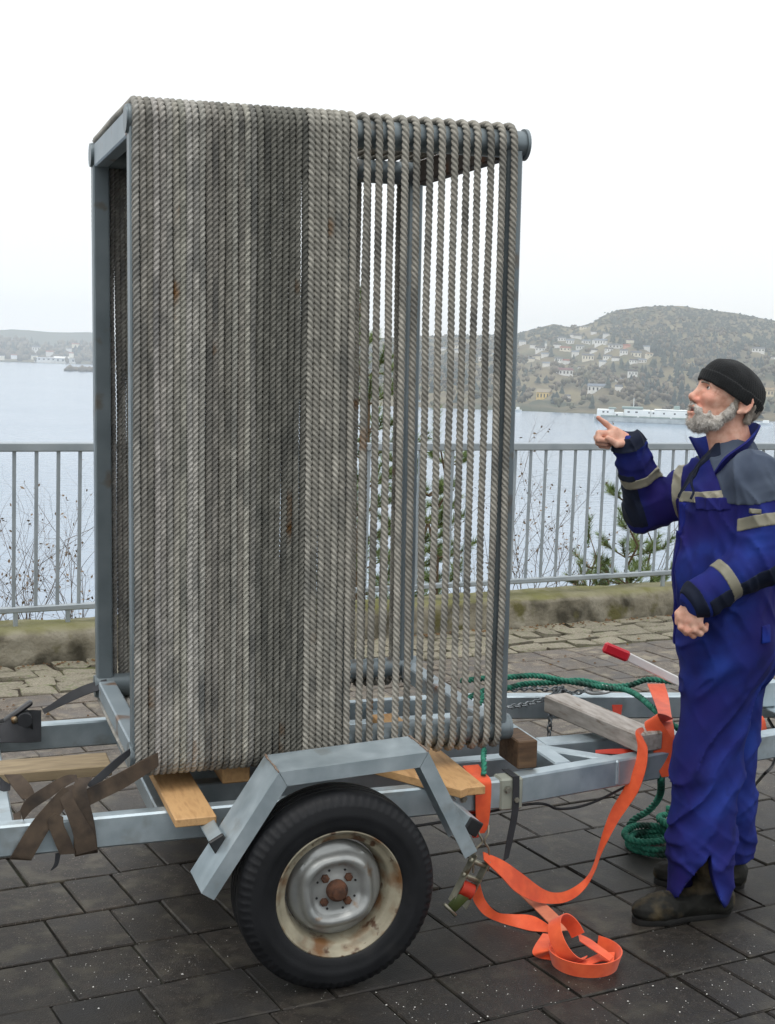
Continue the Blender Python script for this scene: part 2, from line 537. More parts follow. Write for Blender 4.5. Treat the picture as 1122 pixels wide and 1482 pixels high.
# low concrete wall
def wall_material():
    m = material('mossy concrete', [srgb(104, 99, 84), srgb(134, 128, 112), srgb(152, 147, 132)], 7, 0.85, 0, 0.7, 45, bdist=0.01, offset=False,
                 spots=[(srgb(62, 58, 46), 4.5, 0.58, 0.08, 3.0), (srgb(92, 88, 50), 5.5, 0.62, 0.06, 11.0)])
    t = m.node_tree
    b = next(n for n in t.nodes if n.type == 'BSDF_PRINCIPLED')
    src = b.inputs['Base Color'].links[0].from_socket
    ge = nd(t, 'ShaderNodeNewGeometry'); sp = nd(t, 'ShaderNodeSeparateXYZ'); t.links.new(ge.outputs['Normal'], sp.inputs[0])
    nz = nd(t, 'ShaderNodeTexNoise'); nz.inputs['Scale'].default_value = 3.0; nz.inputs['Detail'].default_value = 6
    tc = nd(t, 'ShaderNodeTexCoord'); t.links.new(tc.outputs['Object'], nz.inputs['Vector'])
    mu = nd(t, 'ShaderNodeMath', operation='MULTIPLY_ADD'); mu.inputs[1].default_value = 1.6; mu.inputs[2].default_value = -1.15
    ad = nd(t, 'ShaderNodeMath', operation='ADD', use_clamp=True)
    t.links.new(nz.outputs['Fac'], mu.inputs[0]); t.links.new(mu.outputs[0], ad.inputs[0]); t.links.new(sp.outputs[2], ad.inputs[1])
    mx = nd(t, 'ShaderNodeMix', data_type='RGBA'); mx.inputs[7].default_value = srgb(112, 112, 60)
    t.links.new(ad.outputs[0], mx.inputs[0]); t.links.new(src, mx.inputs[6]); t.links.new(mx.outputs[2], b.inputs['Base Color'])
    return m
M_wall = wall_material()
prof = [(7.70, -.05), (7.695, .02), (7.70, .06), (7.702, .10), (7.705, .14), (7.71, .165), (7.73, .183), (7.78, .19), (7.88, .187), (7.99, .19), (8.05, .18), (8.06, .1), (8.06, -.4)]
S = np.arange(-8, 14.01, .07)
V, Fa = [], []
for i, s in enumerate(S):
    for j, (t, z) in enumerate(prof):
        w = .006 * math.sin(s * 3.1 + j) + .005 * math.sin(s * 7.7 + 2 * j) + nrs.normal(0, .002)
        V.append(site(s, t + w * .8, z + (w if 0 < z else 0)))
K = len(prof)
for i in range(len(S) - 1):
    for j in range(K - 1):
        Fa.append((i * K + j, (i + 1) * K + j, (i + 1) * K + j + 1, i * K + j + 1))
obj('low_wall', (V, Fa), M_wall, smooth=True, label='low mossy concrete wall along the edge of the paved quay', cat='wall')

# railing
M_rail = material('grey galvanised railing', [(0.30, 0.345, 0.375, 1), (0.40, 0.445, 0.475, 1)], 6, 0.42, 0.4, 0.06, 60, roughvar=.1, bdist=0.002)
railing = empty('railing', loc=site(4, 7.85, .18))
tag(railing, 'grey steel railing with upright bars above the low wall', 'railing')
def rpart(name, vf, mat=M_rail, smooth=False):
    return obj(name, vf, mat, railing, smooth, M=MS.copy())
for i in range(-2, 4):
    s0 = 3.42 * i + 1.0
    rpart('top_rail', cbox((s0 + .004, 7.825, 1.195), (s0 + 3.416, 7.88, 1.246), .006))
    rpart('bottom_rail', cbox((s0 + .004, 7.83, .268), (s0 + 3.416, 7.87, .303), .006))
bm_ = mesh('baluster', *cbox((-.0105, -.006, .302), (.0105, .006, 1.196), .002), M_rail)
s = 1.924 - .1265 * 14
while s < 10.2:
    o = bpy.data.objects.new('baluster', bm_); COL.objects.link(o); o.parent = railing
    o.matrix_world = MS @ Matrix.Translation((s, 7.85, 0)) @ Matrix.Rotation(rnd.gauss(0, .012), 4, 'Z')
    s += .1265
for s in (-.2, .62, 1.935, 2.24, 3.7, 5.25, 6.7, 8.2):
    rpart('post', cbox((s - .012, 7.838, .16), (s + .012, 7.862, .27), .002))

# bank below the wall, water
M_bank = material('rough bank', [srgb(74, 68, 48), srgb(104, 100, 66)], 2, 0.95, 0, 0.5, 10)
obj('bank', ([site(-60, 8.05, .02), site(80, 8.05, .02), site(80, 10, -1.0), site(-60, 10, -1.0), site(80, 44, -30), site(-60, 44, -30)], [(0, 1, 2, 3), (3, 2, 4, 5)]), M_bank, kind='structure')

def water_material():
    m = bpy.data.materials.new('fjord water'); m.use_nodes = True
    t = m.node_tree; b = t.nodes['Principled BSDF']
    b.inputs['Base Color'].default_value = (0.24, 0.32, 0.42, 1)
    b.inputs['Roughness'].default_value = 0.16
    b.inputs['IOR'].default_value = 1.33
    tc = nd(t, 'ShaderNodeTexCoord'); mp = nd(t, 'ShaderNodeMapping'); mp.inputs['Scale'].default_value = (0.5, 1.0, 1)
    mp.inputs['Rotation'].default_value = (0, 0, .4)
    t.links.new(tc.outputs['Object'], mp.inputs[0])
    n1 = nd(t, 'ShaderNodeTexNoise'); n1.inputs['Scale'].default_value = 0.45; n1.inputs['Detail'].default_value = 4
    n2 = nd(t, 'ShaderNodeTexNoise'); n2.inputs['Scale'].default_value = 0.012; n2.inputs['Detail'].default_value = 3
    t.links.new(mp.outputs[0], n1.inputs['Vector']); t.links.new(mp.outputs[0], n2.inputs['Vector'])
    mr = nd(t, 'ShaderNodeMapRange'); mr.inputs[1].default_value = .35; mr.inputs[2].default_value = .65; mr.inputs[3].default_value = .25; mr.inputs[4].default_value = .6
    t.links.new(n2.outputs['Fac'], mr.inputs[0])
    bp = nd(t, 'ShaderNodeBump'); bp.inputs['Distance'].default_value = 0.5
    t.links.new(mr.outputs[0], bp.inputs['Strength']); t.links.new(n1.outputs['Fac'], bp.inputs['Height']); t.links.new(bp.outputs[0], b.inputs['Normal'])
    return m
M_water = water_material()
obj('water', ([(-3300, 20, WATER_Z), (3300, 20, WATER_Z), (3300, 3480, WATER_Z), (-3300, 3480, WATER_Z)], [(0, 1, 2, 3)]), M_water, kind='structure')

# far shores: elevation of the ground seen along each bearing rises from the shore to the ridge
def hdir(x):
    d = CF + CR * (x - PW / 2) / FPX - CU * (yh(x) - PH / 2) / FPX
    v = np.array([d[0], d[1]]); return v / np.linalg.norm(v)
RX = [380, 430, 470, 520, 600, 700, 750, 780, 800, 820, 840, 855, 870, 890, 930, 980, 1010, 1060, 1100, 1122, 1250, 1400, 1700, 2000]
RY = [520, 508, 498, 493, 488, 487, 484, 476, 471, 476, 474, 470, 460, 452, 448, 447, 452, 458, 466, 470, 486, 500, 515, 530]
def right_elev(x, D):
    e1 = (np.interp(x, RX, RY) - 518 - .0351 * (x - 561)) / -FPX
    tt = min(max((D - 850) / (1950 - 850), 0), 1)
    e0 = (WATER_Z - CAM_H) / 850
    fade = min(max((x - 380) / 70, 0), 1)
    e = e0 + (e1 - e0) * (tt ** .85)
    low = (WATER_Z - CAM_H - 3) / D
    return low + (e - low) * fade
def ground_right(x, D):
    n = 3.0 * math.sin(x * .031 + D * .012) + 2.2 * math.sin(x * .083 - D * .021) + 1.5 * math.sin(x * .17 + D * .04)
    k = min(max((D - 850) / 150, 0), 1) * min(max((1950 - D) / 200, 0), 1)
    return CAM_H + D * right_elev(x, D) + n * k
def dist_right(x, y):
    lo, hi = 850.0, 1950.0
    e = (yh(x) - y) / FPX
    for _ in range(30):
        m_ = (lo + hi) / 2
        if right_elev(x, m_) < e: lo = m_
        else: hi = m_
    return lo
M_hill = material('winter hillside', [srgb(78, 74, 58), srgb(106, 96, 72), srgb(124, 116, 84)], .02, 0.95, 0, 0, spots=[(srgb(62, 68, 48), .012, .55, .08, 4.0)], offset=False)
def polar(name, xs, Ds, hf, mat):
    V, Fa = [], []
    for x in xs:
        d = hdir(x)
        for D in Ds:
            V.append((d[0] * D, d[1] * D, hf(x, D)))
    m_ = len(Ds)
    for i in range(len(xs) - 1):
        for j in range(m_ - 1):
            Fa.append((i * m_ + j, (i + 1) * m_ + j, (i + 1) * m_ + j + 1, i * m_ + j + 1))
    return obj(name, (V, Fa), mat, smooth=True, kind='structure')
def hr(x, D):
    if D < 850: return WATER_Z - 4
    if D > 1960: return ground_right(x, 1950) - (D - 1950) * .12
    return ground_right(x, D)
polar('hillside', np.linspace(380, 1900, 190), [835, 850, 862] + list(np.linspace(880, 1950, 60)) + [2150, 2500], hr, M_hill)
LX = [-700, -300, -60, 0, 20, 35, 45, 60, 80, 95, 115, 150, 220, 300, 340]
LY = [478, 476, 480, 483, 486, 486, 490, 492, 494, 491, 491, 494, 500, 508, 515]
def left_h(x, D):
    e1 = (np.interp(x, LX, LY) - 518 - .0351 * (x - 561)) / -FPX
    e0 = (WATER_Z - CAM_H) / 2400
    tt = min(max((D - 2400) / 700, 0), 1)
    return CAM_H + D * (e0 + (e1 - .004 - e0) * tt ** .8)
polar('far_shore', np.linspace(-700, 340, 90), [2380, 2395] + list(np.linspace(2400, 3100, 16)) + [3250], lambda x, D: WATER_Z - 4 if D < 2400 else (left_h(x, D) if D <= 3100 else left_h(x, 3100) - 30), M_hill)
M_ridge = material('distant ridge', [srgb(80, 88, 84), srgb(96, 102, 92)], .004, 0.95, offset=False)
polar('distant_ridge', np.linspace(-900, 1500, 90), [3300, 3360, 3440], lambda x, D: WATER_Z - 5 if D < 3350 else (CAM_H + D * ((17 + 3 * math.sin(x * .02) + 2 * math.sin(x * .047 + 1)) / FPX) if D < 3400 else 0), M_ridge)

ICO = [(0, 0, 1)] + [(.894 * math.cos(i * 1.2566), .894 * math.sin(i * 1.2566), .447) for i in range(5)] + [(.894 * math.cos(i * 1.2566 + .628), .894 * math.sin(i * 1.2566 + .628), -.447) for i in range(5)] + [(0, 0, -1)]
ICOF = [(0, 1 + i, 1 + (i + 1) % 5) for i in range(5)] + [(1 + i, 6 + i, 1 + (i + 1) % 5) for i in range(5)] + [(1 + (i + 1) % 5, 6 + i, 6 + (i + 1) % 5) for i in range(5)] + [(11, 6 + (i + 1) % 5, 6 + i) for i in range(5)]
ICO = np.array(ICO)
class Wood:
    def __init__(s): s.V = []; s.F = []; s.n = 0
    def blob(s, c, r, hgt):
        v = ICO * np.array([r, r, hgt]) * nrs.uniform(.6, 1.25, (12, 1)) + np.array(c)
        s.V.append(v); s.F += [(a + s.n, b + s.n, d + s.n) for a, b, d in ICOF]; s.n += 12
    def cone(s, c, r, hgt):
        k = 6
        for q in range(2):
            z0 = hgt * (.08 + .36 * q); rr = r * (1 - .38 * q)
            ring = [(c[0] + rr * math.cos(i * 1.047 + q) * nrs.uniform(.7, 1.2), c[1] + rr * math.sin(i * 1.047 + q) * nrs.uniform(.7, 1.2), c[2] + z0 + nrs.uniform(-.08, .08) * hgt) for i in range(k)]
            s.V.append(np.array(ring + [(c[0], c[1], c[2] + hgt * (.66 + .34 * q))]))
            s.F += [(s.n + i, s.n + (i + 1) % k, s.n + k) for i in range(k)]; s.n += k + 1
    def done(s, name, mat, label):
        return obj(name, (np.vstack(s.V), np.array(s.F)), mat, label=label, cat='trees', kind='stuff')
bare, con = Wood(), Wood()
HOUSES = [(788, 563, 19, 16), (864, 565, 23, 13), (820, 539, 21, 11), (917, 540, 13, 10), (851, 518, 16, 10), (890, 502, 19, 7), (944, 519, 17, 5), (999, 522, 13, 4), (1096, 513, 17, 7), (1113, 568, 17, 13), (817, 507, 15, 7), (906, 506, 10, 6)]
small = [(760, 510, 8, 6), (776, 516, 9, 6), (781, 505, 12, 7), (797, 519, 6, 5), (812, 494, 10, 6), (839, 503, 10, 7), (867, 503, 14, 8), (858, 511, 9, 6),
         (920, 514, 13, 8), (916, 523, 10, 6), (857, 482, 7, 5), (844, 474, 10, 4), (828, 486, 7, 7), (897, 564, 9, 9), (823, 570, 7, 7), (898, 541, 9, 7), (770, 500, 7, 6), (878, 514, 10, 7),
         (660, 498, 10, 6), (661, 513, 8, 5), (698, 525, 9, 7), (640, 506, 8, 5), (832, 512, 9, 7), (805, 503, 9, 6), (934, 508, 9, 6), (842, 528, 8, 6), (1119, 519, 7, 5), (715, 508, 8, 5), (872, 524, 9, 6), (788, 512, 9, 6), (824, 499, 10, 7), (902, 516, 10, 7), (848, 496, 10, 6), (880, 508, 10, 6), (862, 496, 9, 6), (791, 525, 9, 6), (808, 516, 10, 6), (930, 522, 10, 6), (890, 520, 9, 6), (768, 522, 9, 6), (756, 500, 8, 5), (820, 522, 9, 6), (910, 496, 9, 5), (876, 490, 8, 5), (835, 491, 9, 6)]
clear = [(x, y, w, h) for x, y, w, h in HOUSES + small]
for i in range(7000):
    x = rnd.uniform(440, 1400)
    D = 858 + (1945 - 858) * rnd.random() ** .62
    g = ground_right(x, D)
    e = (g - CAM_H) / D
    y = yh(x) - e * FPX
    if any(abs(x - a) < w * .62 + 2 and -h * .2 < (y - b) < h * .7 + 9 for a, b, w, h in clear): continue
    d = hdir(x); c = (d[0] * D, d[1] * D, g)
    tt = (D - 850) / 1100
    pc = .34 + .75 * min(1, max(0, tt - .25)) + .22 * math.sin(x * .02 + D * .006) + (.15 if x > 930 else -.05)
    if tt < .45 and x < 900 and rnd.random() < .45: continue
    if rnd.random() < pc:
        k_ = 1 - .74 * max(0, tt - .5) / .5
        con.cone(c, rnd.uniform(2.2, 4.2) , rnd.uniform(6, 11) * k_)
    else:
        h_ = rnd.uniform(5, 10) * (1 - .6 * max(0, tt - .5) / .5)
        for q in range(3):
            bare.blob((c[0] + rnd.gauss(0, 1.6), c[1] + rnd.gauss(0, 1.2), c[2] + h_ * rnd.uniform(.35, .75)), rnd.uniform(1.2, 2.6), h_ * rnd.uniform(.2, .36))
for i in range(900):
    x = rnd.uniform(-420, 320); D = rnd.uniform(2402, 3090)
    d = hdir(x); c = (d[0] * D, d[1] * D, left_h(x, D))
    if rnd.random() < .4: con.cone(c, rnd.uniform(4, 7), rnd.uniform(10, 17))
    else: bare.blob((c[0], c[1], c[2] + 5), rnd.uniform(5, 9), rnd.uniform(5, 9))
for i in range(40):
    x = rnd.uniform(96, 190); d = hdir(x); D = rnd.uniform(1690, 1740)
    bare.blob((d[0] * D, d[1] * D, WATER_Z + 1.5), rnd.uniform(3, 7), rnd.uniform(2, 6))
M_bare = material('bare winter wood', [srgb(84, 78, 68), srgb(106, 98, 84), srgb(96, 98, 78)], .03, 0.95, offset=False)
M_con = material('conifer wood', [srgb(34, 48, 48), srgb(54, 66, 58)], .03, 0.95, offset=False)
bare.done('bare_wood', M_bare, 'grey brown leafless wood covering the far shores')
con.done('conifer_wood', M_con, 'dark green conifers scattered over the far shores')

# houses across the water
M_wallw = material('white boarded house wall', [srgb(226, 226, 224), srgb(240, 240, 238)], .5, 0.8, objcolor=True)
M_roofh = material('house roof', [(0.8, 0.8, 0.8, 1), (1, 1, 1, 1)], .5, 0.8, objcolor=True)
M_hwin = material('house window glass', [(0.03, 0.035, 0.04, 1), (0.05, 0.055, 0.06, 1)], .5, 0.2)
SLATE, REDT, DARK, BLUEG = srgb(92, 96, 102), srgb(136, 78, 62), srgb(62, 60, 60), srgb(112, 122, 134)
def house(x, y, wpx, hpx, wall, roof, label, group=None, side='r', flat=False):
    if side == 'r':
        D = dist_right(x, y + hpx / 2); z = ground_right(x, D)
    else:
        D = 2405 if y > 512 else 2405 + (512 - y) * 28
        z = max(left_h(x, D), CAM_H + D * (yh(x) - y - hpx / 2) / FPX)
    d = hdir(x); s = D / FPX
    w, hh = wpx * s, hpx * s
    dp = w * .75
    root = empty('house', Matrix.Translation((d[0] * D, d[1] * D, z)) @ Matrix.Rotation(math.atan2(d[1], d[0]) - math.pi / 2 + rnd.uniform(-.3, .3), 4, 'Z'))
    tag(root, label, 'house', group)
    hw = hh * (.74 if not flat else .85)
    o = obj('wall', cbox((-w / 2, 0, -3), (w / 2, dp, hw), .05), M_wallw, root); o.color = wall
    e = w * .05
    if flat:
        r = obj('roof', cbox((-w / 2 - e, -e, hw), (w / 2 + e, dp + e, hh), .05), M_roofh, root)
    else:
        V = [(-w / 2 - e, -e, hw - .1), (w / 2 + e, -e, hw - .1), (w / 2 + e, dp + e, hw - .1), (-w / 2 - e, dp + e, hw - .1), (-w / 2 - e, dp / 2, hh), (w / 2 + e, dp / 2, hh)]
        r = obj('roof', (V, [(0, 1, 5, 4), (2, 3, 4, 5), (1, 2, 5), (3, 0, 4), (0, 3, 2, 1)]), M_roofh, root)
    r.color = roof
    if wpx >= 11:
        n = 4 if wpx > 15 else 3
        for i in range(n):
            cx = -w / 2 + w * (i + .5) / n
            obj('window', cbox((cx - w * .045, -.12, hw * .35), (cx + w * .045, .1, hw * .78), .02), M_hwin, root)
    return root
WH, CREAM, YEL, REDW = (1, 1, 1, 1), (1, .93, .78, 1), (.95, .72, .28, 1), (.8, .45, .38, 1)
house(788, 563, 19, 16, YEL, srgb(150, 140, 120), 'yellow house low on the wooded far shore')
house(864, 565, 23, 13, WH, BLUEG, 'white house with blue grey roof low on the far shore')
house(820, 539, 21, 11, WH, srgb(112, 74, 78), 'long white house with dull red roof on the far slope')
house(917, 540, 13, 10, WH, DARK, 'white gabled house above and right of the blue grey roofed one')
house(851, 518, 16, 10, CREAM, SLATE, 'cream house in the middle of the hillside village')
house(890, 502, 19, 7, WH, SLATE, 'wide white house high in the hillside village')
house(944, 519, 17, 5, CREAM, srgb(150, 130, 104), 'long low cream building right of the hillside village')
house(999, 522, 13, 4, CREAM, srgb(176, 152, 112), 'low cream building just above the black knitted cap', flat=True)
house(1096, 513, 17, 7, WH, SLATE, 'white house on the wooded hill above the right shoulder')
house(1113, 568, 17, 13, (.85, .72, .5, 1), srgb(140, 122, 92), 'tan building behind the back of the cap')
house(817, 507, 15, 7, CREAM, REDT, 'cream house with red roof in the hillside village')
house(906, 506, 10, 6, REDW, REDT, 'small red house right of the wide white one')
for (x, y, w, h_) in small:
    house(x, y, w * 1.12, h_ * 1.12, rnd.choice([WH, WH, WH, WH, CREAM]), rnd.choice([SLATE, DARK, REDT, BLUEG]),
          *(('small pale house on the hill seen between the open ropes', 'small houses behind the ropes') if x < 740 else ('small pale house high up near the skyline of the far hill', 'small houses near the skyline') if y < 492 else ('small pale house low on the slope close to the far water', 'small houses low on the slope') if y > 535 else ('small pale house in the village cluster halfway up the far hill', 'small houses of the hillside village')))
tw = empty('church_tower', Matrix.Translation((*(hdir(789) * dist_right(789, 503)), ground_right(789, dist_right(789, 503)))))
tag(tw, 'white church tower standing above the hillside village', 'church')
o = obj('tower', cbox((-1.3, -1.3, -2), (1.3, 1.3, 6), .05), M_wallw, tw); o.color = WH
o = obj('spire', ([(-1.4, -1.4, 6), (1.4, -1.4, 6), (1.4, 1.4, 6), (-1.4, 1.4, 6), (0, 0, 10)], [(0, 1, 4), (1, 2, 4), (2, 3, 4), (3, 0, 4)]), M_roofh, tw); o.color = srgb(150, 160, 160)
house(52, 504, 11, 8, WH, SLATE, 'white house above the long boathouse on the distant left shore', side='l')
house(72, 510, 10, 6, WH, REDT, 'white house with red roof behind the long boathouse', side='l')
house(67, 519, 26, 5, WH, WH, 'long white boathouse at the water of the left shore', side='l', flat=True)
house(95, 520, 28, 9, (.9, .9, .88, 1), (.85, .85, .83, 1), 'pale wide roofed boathouse next to the steel frame', side='l')
for (x, y, w, h_) in [(109, 499, 10, 5), (3, 515, 7, 5), (20, 514, 8, 4), (50, 515, 9, 4), (100, 505, 8, 4), (-30, 512, 10, 5), (103, 512, 6, 5)]:
    house(x, y, w, h_, rnd.choice([WH, CREAM]), rnd.choice([SLATE, REDT]), 'tiny pale house on the distant left shore', 'tiny houses on the left shore', side='l')

# moored ship and small boats
M_ship = material('white ship paint', [srgb(226, 230, 228), srgb(240, 242, 240)], .3, 0.5, offset=False)
M_shipg = material('ship grey green trim', [srgb(120, 140, 136), srgb(150, 166, 160)], .3, 0.6, offset=False)
M_hull = material('ship hull', [srgb(150, 158, 160), srgb(190, 196, 196)], .3, 0.5, offset=False)
d = hdir(940); D = 745.0
MSH = Matrix.Translation((d[0] * D, d[1] * D, WATER_Z)) @ Matrix.Rotation(math.atan2(d[1], d[0]) - math.pi / 2 + .05, 4, 'Z')
ship = empty('ship', MSH); tag(ship, 'long white ship moored below the far wooded shore', 'ship')
V = []
for (x, hw_) in [(-27, .3), (-24, 2.4), (-18, 4), (20, 4), (28, 3.4), (30, 2.8)]:
    for (z, q) in [(-1, .8), (.4, .95), (2.6, 1.0)]:
        V += [(x + (-.9 if x < -20 else .3) * max(z, 0) * .3, -hw_ * q, z), (x, hw_ * q, z)]
Fa = []
for i in range(5):
    for j in range(2):
        a = i * 6 + j * 2
        Fa += [(a, a + 6, a + 8, a + 2), (a + 1, a + 3, a + 9, a + 7)]
    a = i * 6 + 4; Fa.append((a, a + 6, a + 7, a + 1))
Fa += [(0, 2, 3, 1), (2, 4, 5, 3), (30, 31, 33, 32), (32, 33, 35, 34)]
obj('hull', (V, Fa), M_hull, ship)
for (x0, x1, z0, z1, m_) in [(-26, -17, 2.65, 6.6, M_ship), (-17, -12, 2.65, 5.2, M_ship), (-11.9, 2, 2.65, 7.0, M_ship), (2.1, 27, 2.65, 6.8, M_ship), (-13, -2, 7.1, 8.4, M_shipg), (4, 22, 6.9, 7.6, M_ship), (-20, -16, 6.7, 7.6, M_shipg)]:
    dk = obj('deckhouse', cbox((x0, -3.4, z0), (x1 - .05, 3.4, z1), .3), m_, ship)
    n = int((x1 - x0) / 4.5)
    if z1 > 4 and z0 < 3:
        for i in range(n):
            cx = x0 + (i + .5 + rnd.uniform(-.3, .3)) * (x1 - x0) / n
            obj('window', cbox((cx - rnd.uniform(.3, .9), -3.48, z1 - 1.8), (cx + rnd.uniform(.3, .7), -3.3, z1 - 1.0), .03), M_hwin, dk)
for (x0, x1) in [(-24, -5), (-4, 12), (13, 28)]:
    obj('railing_band', cbox((x0, -3.95, 2.9), (x1, -3.8, 3.5), .02), M_shipg, ship)
obj('mast', tube([(-7, 0, 8), (-7, 0, 13)], .18, 6), M_ship, ship)
obj('funnel', cbox((14, -1, 7.6), (17, 1, 9.6), .3), M_shipg, ship)
for i, (x, D, L, lab) in enumerate([(1112, 790, 9, 'small white boat moored right of the ship, nearer the frame edge of the shore'), (1052, 800, 8, 'small white boat behind the pointing person, by the far shore'), (752, 842, 5, 'little white boat at the far shore beside the steel frame')]):
    d = hdir(x)
    b = empty('boat', Matrix.Translation((d[0] * D, d[1] * D, WATER_Z)) @ Matrix.Rotation(rnd.uniform(-.3, .3) + math.atan2(d[1], d[0]) - math.pi / 2, 4, 'Z'))
    tag(b, lab, 'boat')
    obj('hull', ([(-L / 2, 0, 1.4), (-L / 4, -1.2, 1.2), (L / 2, -1.2, 1.1), (L / 2, 1.2, 1.1), (-L / 4, 1.2, 1.2), (-L / 2.4, 0, -.4), (L / 2, -.8, -.4), (L / 2, .8, -.4)], [(0, 1, 2, 3, 4), (0, 5, 6, 2, 1), (0, 4, 3, 7, 5), (2, 6, 7, 3), (5, 7, 6)]), M_ship, b)
    obj('cabin', cbox((-L * .1, -.9, 1.12), (L * .25, .9, 2.6), .15), M_ship, b)
# ================================================================== trailer and rope-wound frame (shared local axes: u along, v away, w up)
def _rot(y, p, r):
    return (Matrix.Rotation(y, 3, 'Z') @ Matrix.Rotation(p, 3, 'Y') @ Matrix.Rotation(r, 3, 'X'))
RT = _rot(R(18.76), R(-1.15), R(.33))
OT = Vector((-0.7385, 4.017, 0.5071))
MT = Matrix.Translation(OT) @ RT.to_4x4()
MTI = MT.inverted()
def T(u, v, w):
    return np.array(MT @ Vector((u, v, w)))
def U(P):
    return np.array(MTI @ Vector(tuple(P)))
def unl(x, y, ax, val):
    """local point seen at photo pixel on the local plane coord[ax] = val"""
    d = CF + CR * (x - PW / 2) / FPX - CU * (y - PH / 2) / FPX
    o = np.array(MTI @ Vector(tuple(CC))); dl = np.array(RT.transposed() @ Vector(tuple(d)))
    return o + dl * ((val - o[ax]) / dl[ax])

def spin(prof, k, uc, vc, wc, ang=0.0, mod=None):
    V, Fa = lathe(prof, k, 'y', mod)
    ca, sa = math.cos(ang), math.sin(ang)
    return [(x * ca - z * sa + uc, y + vc, x * sa + z * ca + wc) for x, y, z in V], Fa

# ---- trailer
M_zincb = material('zinc bolt', [srgb(120, 120, 112), srgb(160, 158, 146)], 40, .4, .6)
trailer = empty('trailer', MT.copy())
tag(trailer, 'galvanised single axle boat trailer chassis carrying the rope wound frame', 'trailer')
def tp(name, vf, mat=M_galv, parent=trailer, smooth=False, sharp=None, **k):
    o = obj(name, vf, mat, parent, smooth, sharp, **k)
    return o
tp('side_rail', cbox((-1.35, -.08, -.165), (1.20, -.03, -.07), .006))
tp('side_rail', cbox((-1.35, .955, -.165), (1.45, 1.005, -.07), .006))
tp('rail_sleeve', cbox((1.165, -.086, -.17), (1.245, -.02, -.064), .006), material('pale khaki paint', [srgb(140, 144, 134), srgb(160, 164, 152)], 12, .6, .1))
tp('drawbar', beam((1.205, -.035, -.118), (3.25, .36, -.118), .06, .094, .006))
tp('drawbar', beam((1.40, .985, -.118), (3.25, .52, -.118), .06, .094, .006))
tp('cross_member', cbox((-1.35, -.028, -.16), (-1.27, .953, -.08), .005))
tp('cross_member', cbox((-.42, -.028, -.16), (-.34, .953, -.093), .005))
tp('cross_member', cbox((.08, -.028, -.165), (.14, .953, -.10), .005))
tp('cross_member', cbox((1.05, -.028, -.165), (1.11, .953, -.10), .005))
tp('cross_member', cbox((1.42, .05, -.16), (1.485, .953, -.072), .005))
tp('long_member', cbox((.15, .74, -.17), (1.41, .80, -.09), .005))
tp('long_member', cbox((.15, .46, -.17), (1.41, .52, -.09), .005))
tp('long_member', cbox((.15, .20, -.17), (1.41, .26, -.09), .005))
tp('brace', beam((1.40, .30, -.115), (1.66, .03, -.115), .055, .085, .005))
ct = tp('centre_tube', cbox((1.50, .30, -.165), (2.35, .39, -.085), .006))
tp('end_cap', cbox((1.485, .297, -.168), (1.499, .393, -.082), .004), M_plastic, ct)
tp('coupling', join(beam((3.05, .43, -.09), (3.45, .44, -.06), .10, .09, .012), beam((3.40, .44, -.03), (3.58, .44, -.03), .07, .06, .02)), M_galv)
pl_ = tp('coupling_plate', cbox((2.50, .24, -.068), (3.10, .62, -.058), .003))
# overrun brake lever
M_white = material('white gloss paint', [srgb(222, 222, 220), srgb(240, 240, 238)], 10, .35)
M_red = material('red plastic grip', [srgb(196, 26, 44), srgb(214, 40, 56)], 10, .42, 0, .2, 60)
g0 = unl(874, 936, 1, .50); g1 = unl(910, 951, 1, .49); g2 = unl(978, 977, 1, .47); g3 = unl(1040, 1015, 1, .46)
lv = tp('brake_lever', beam(tuple(g1 - (g1 - g0) * .02), tuple(g3), .012, .034, .004), M_white)
tp('grip', join(beam(tuple(g0), tuple(g1), .024, .042, .008)), M_red, lv)
tp('lever_mount', cbox((2.30, .43, -.06), (2.55, .48, .05), .01), M_galv)
# axle, wheels, mudguards
tp('axle', beam((.52, -.26, -.235), (.52, 1.19, -.235), .055, .055, .006), M_frame)
M_tyre = material('tyre rubber', [(0.006, 0.0068, 0.0085, 1), (0.012, 0.013, 0.0155, 1)], 16, .6, 0, .25, 200, bdist=.0015, spots=[((0.030, 0.029, 0.028, 1), 5, .68, .10, 3.0)], roughvar=.1, spec=.3)
M_rim = material('rusty cream wheel rim', [srgb(132, 126, 108), srgb(170, 163, 142)], 14, .55, .1, .12, 60, bdist=.002, spots=[(srgb(116, 82, 50), 11, .57, .08, 2.0), (srgb(82, 58, 40), 30, .62, .05, 6.0)])
M_disc = material('silver wheel disc', [srgb(138, 142, 142), srgb(176, 178, 176)], 10, .36, .5, .08, 60, bdist=.002, spots=[(srgb(140, 108, 74), 14, .64, .05, 3.0)])
M_hub = material('rusted hub', [srgb(66, 46, 36), srgb(104, 68, 48)], 40, .85, .1, .5, 120, bdist=.003, spots=[(srgb(60, 44, 38), 30, .6, .05, 1.0)])
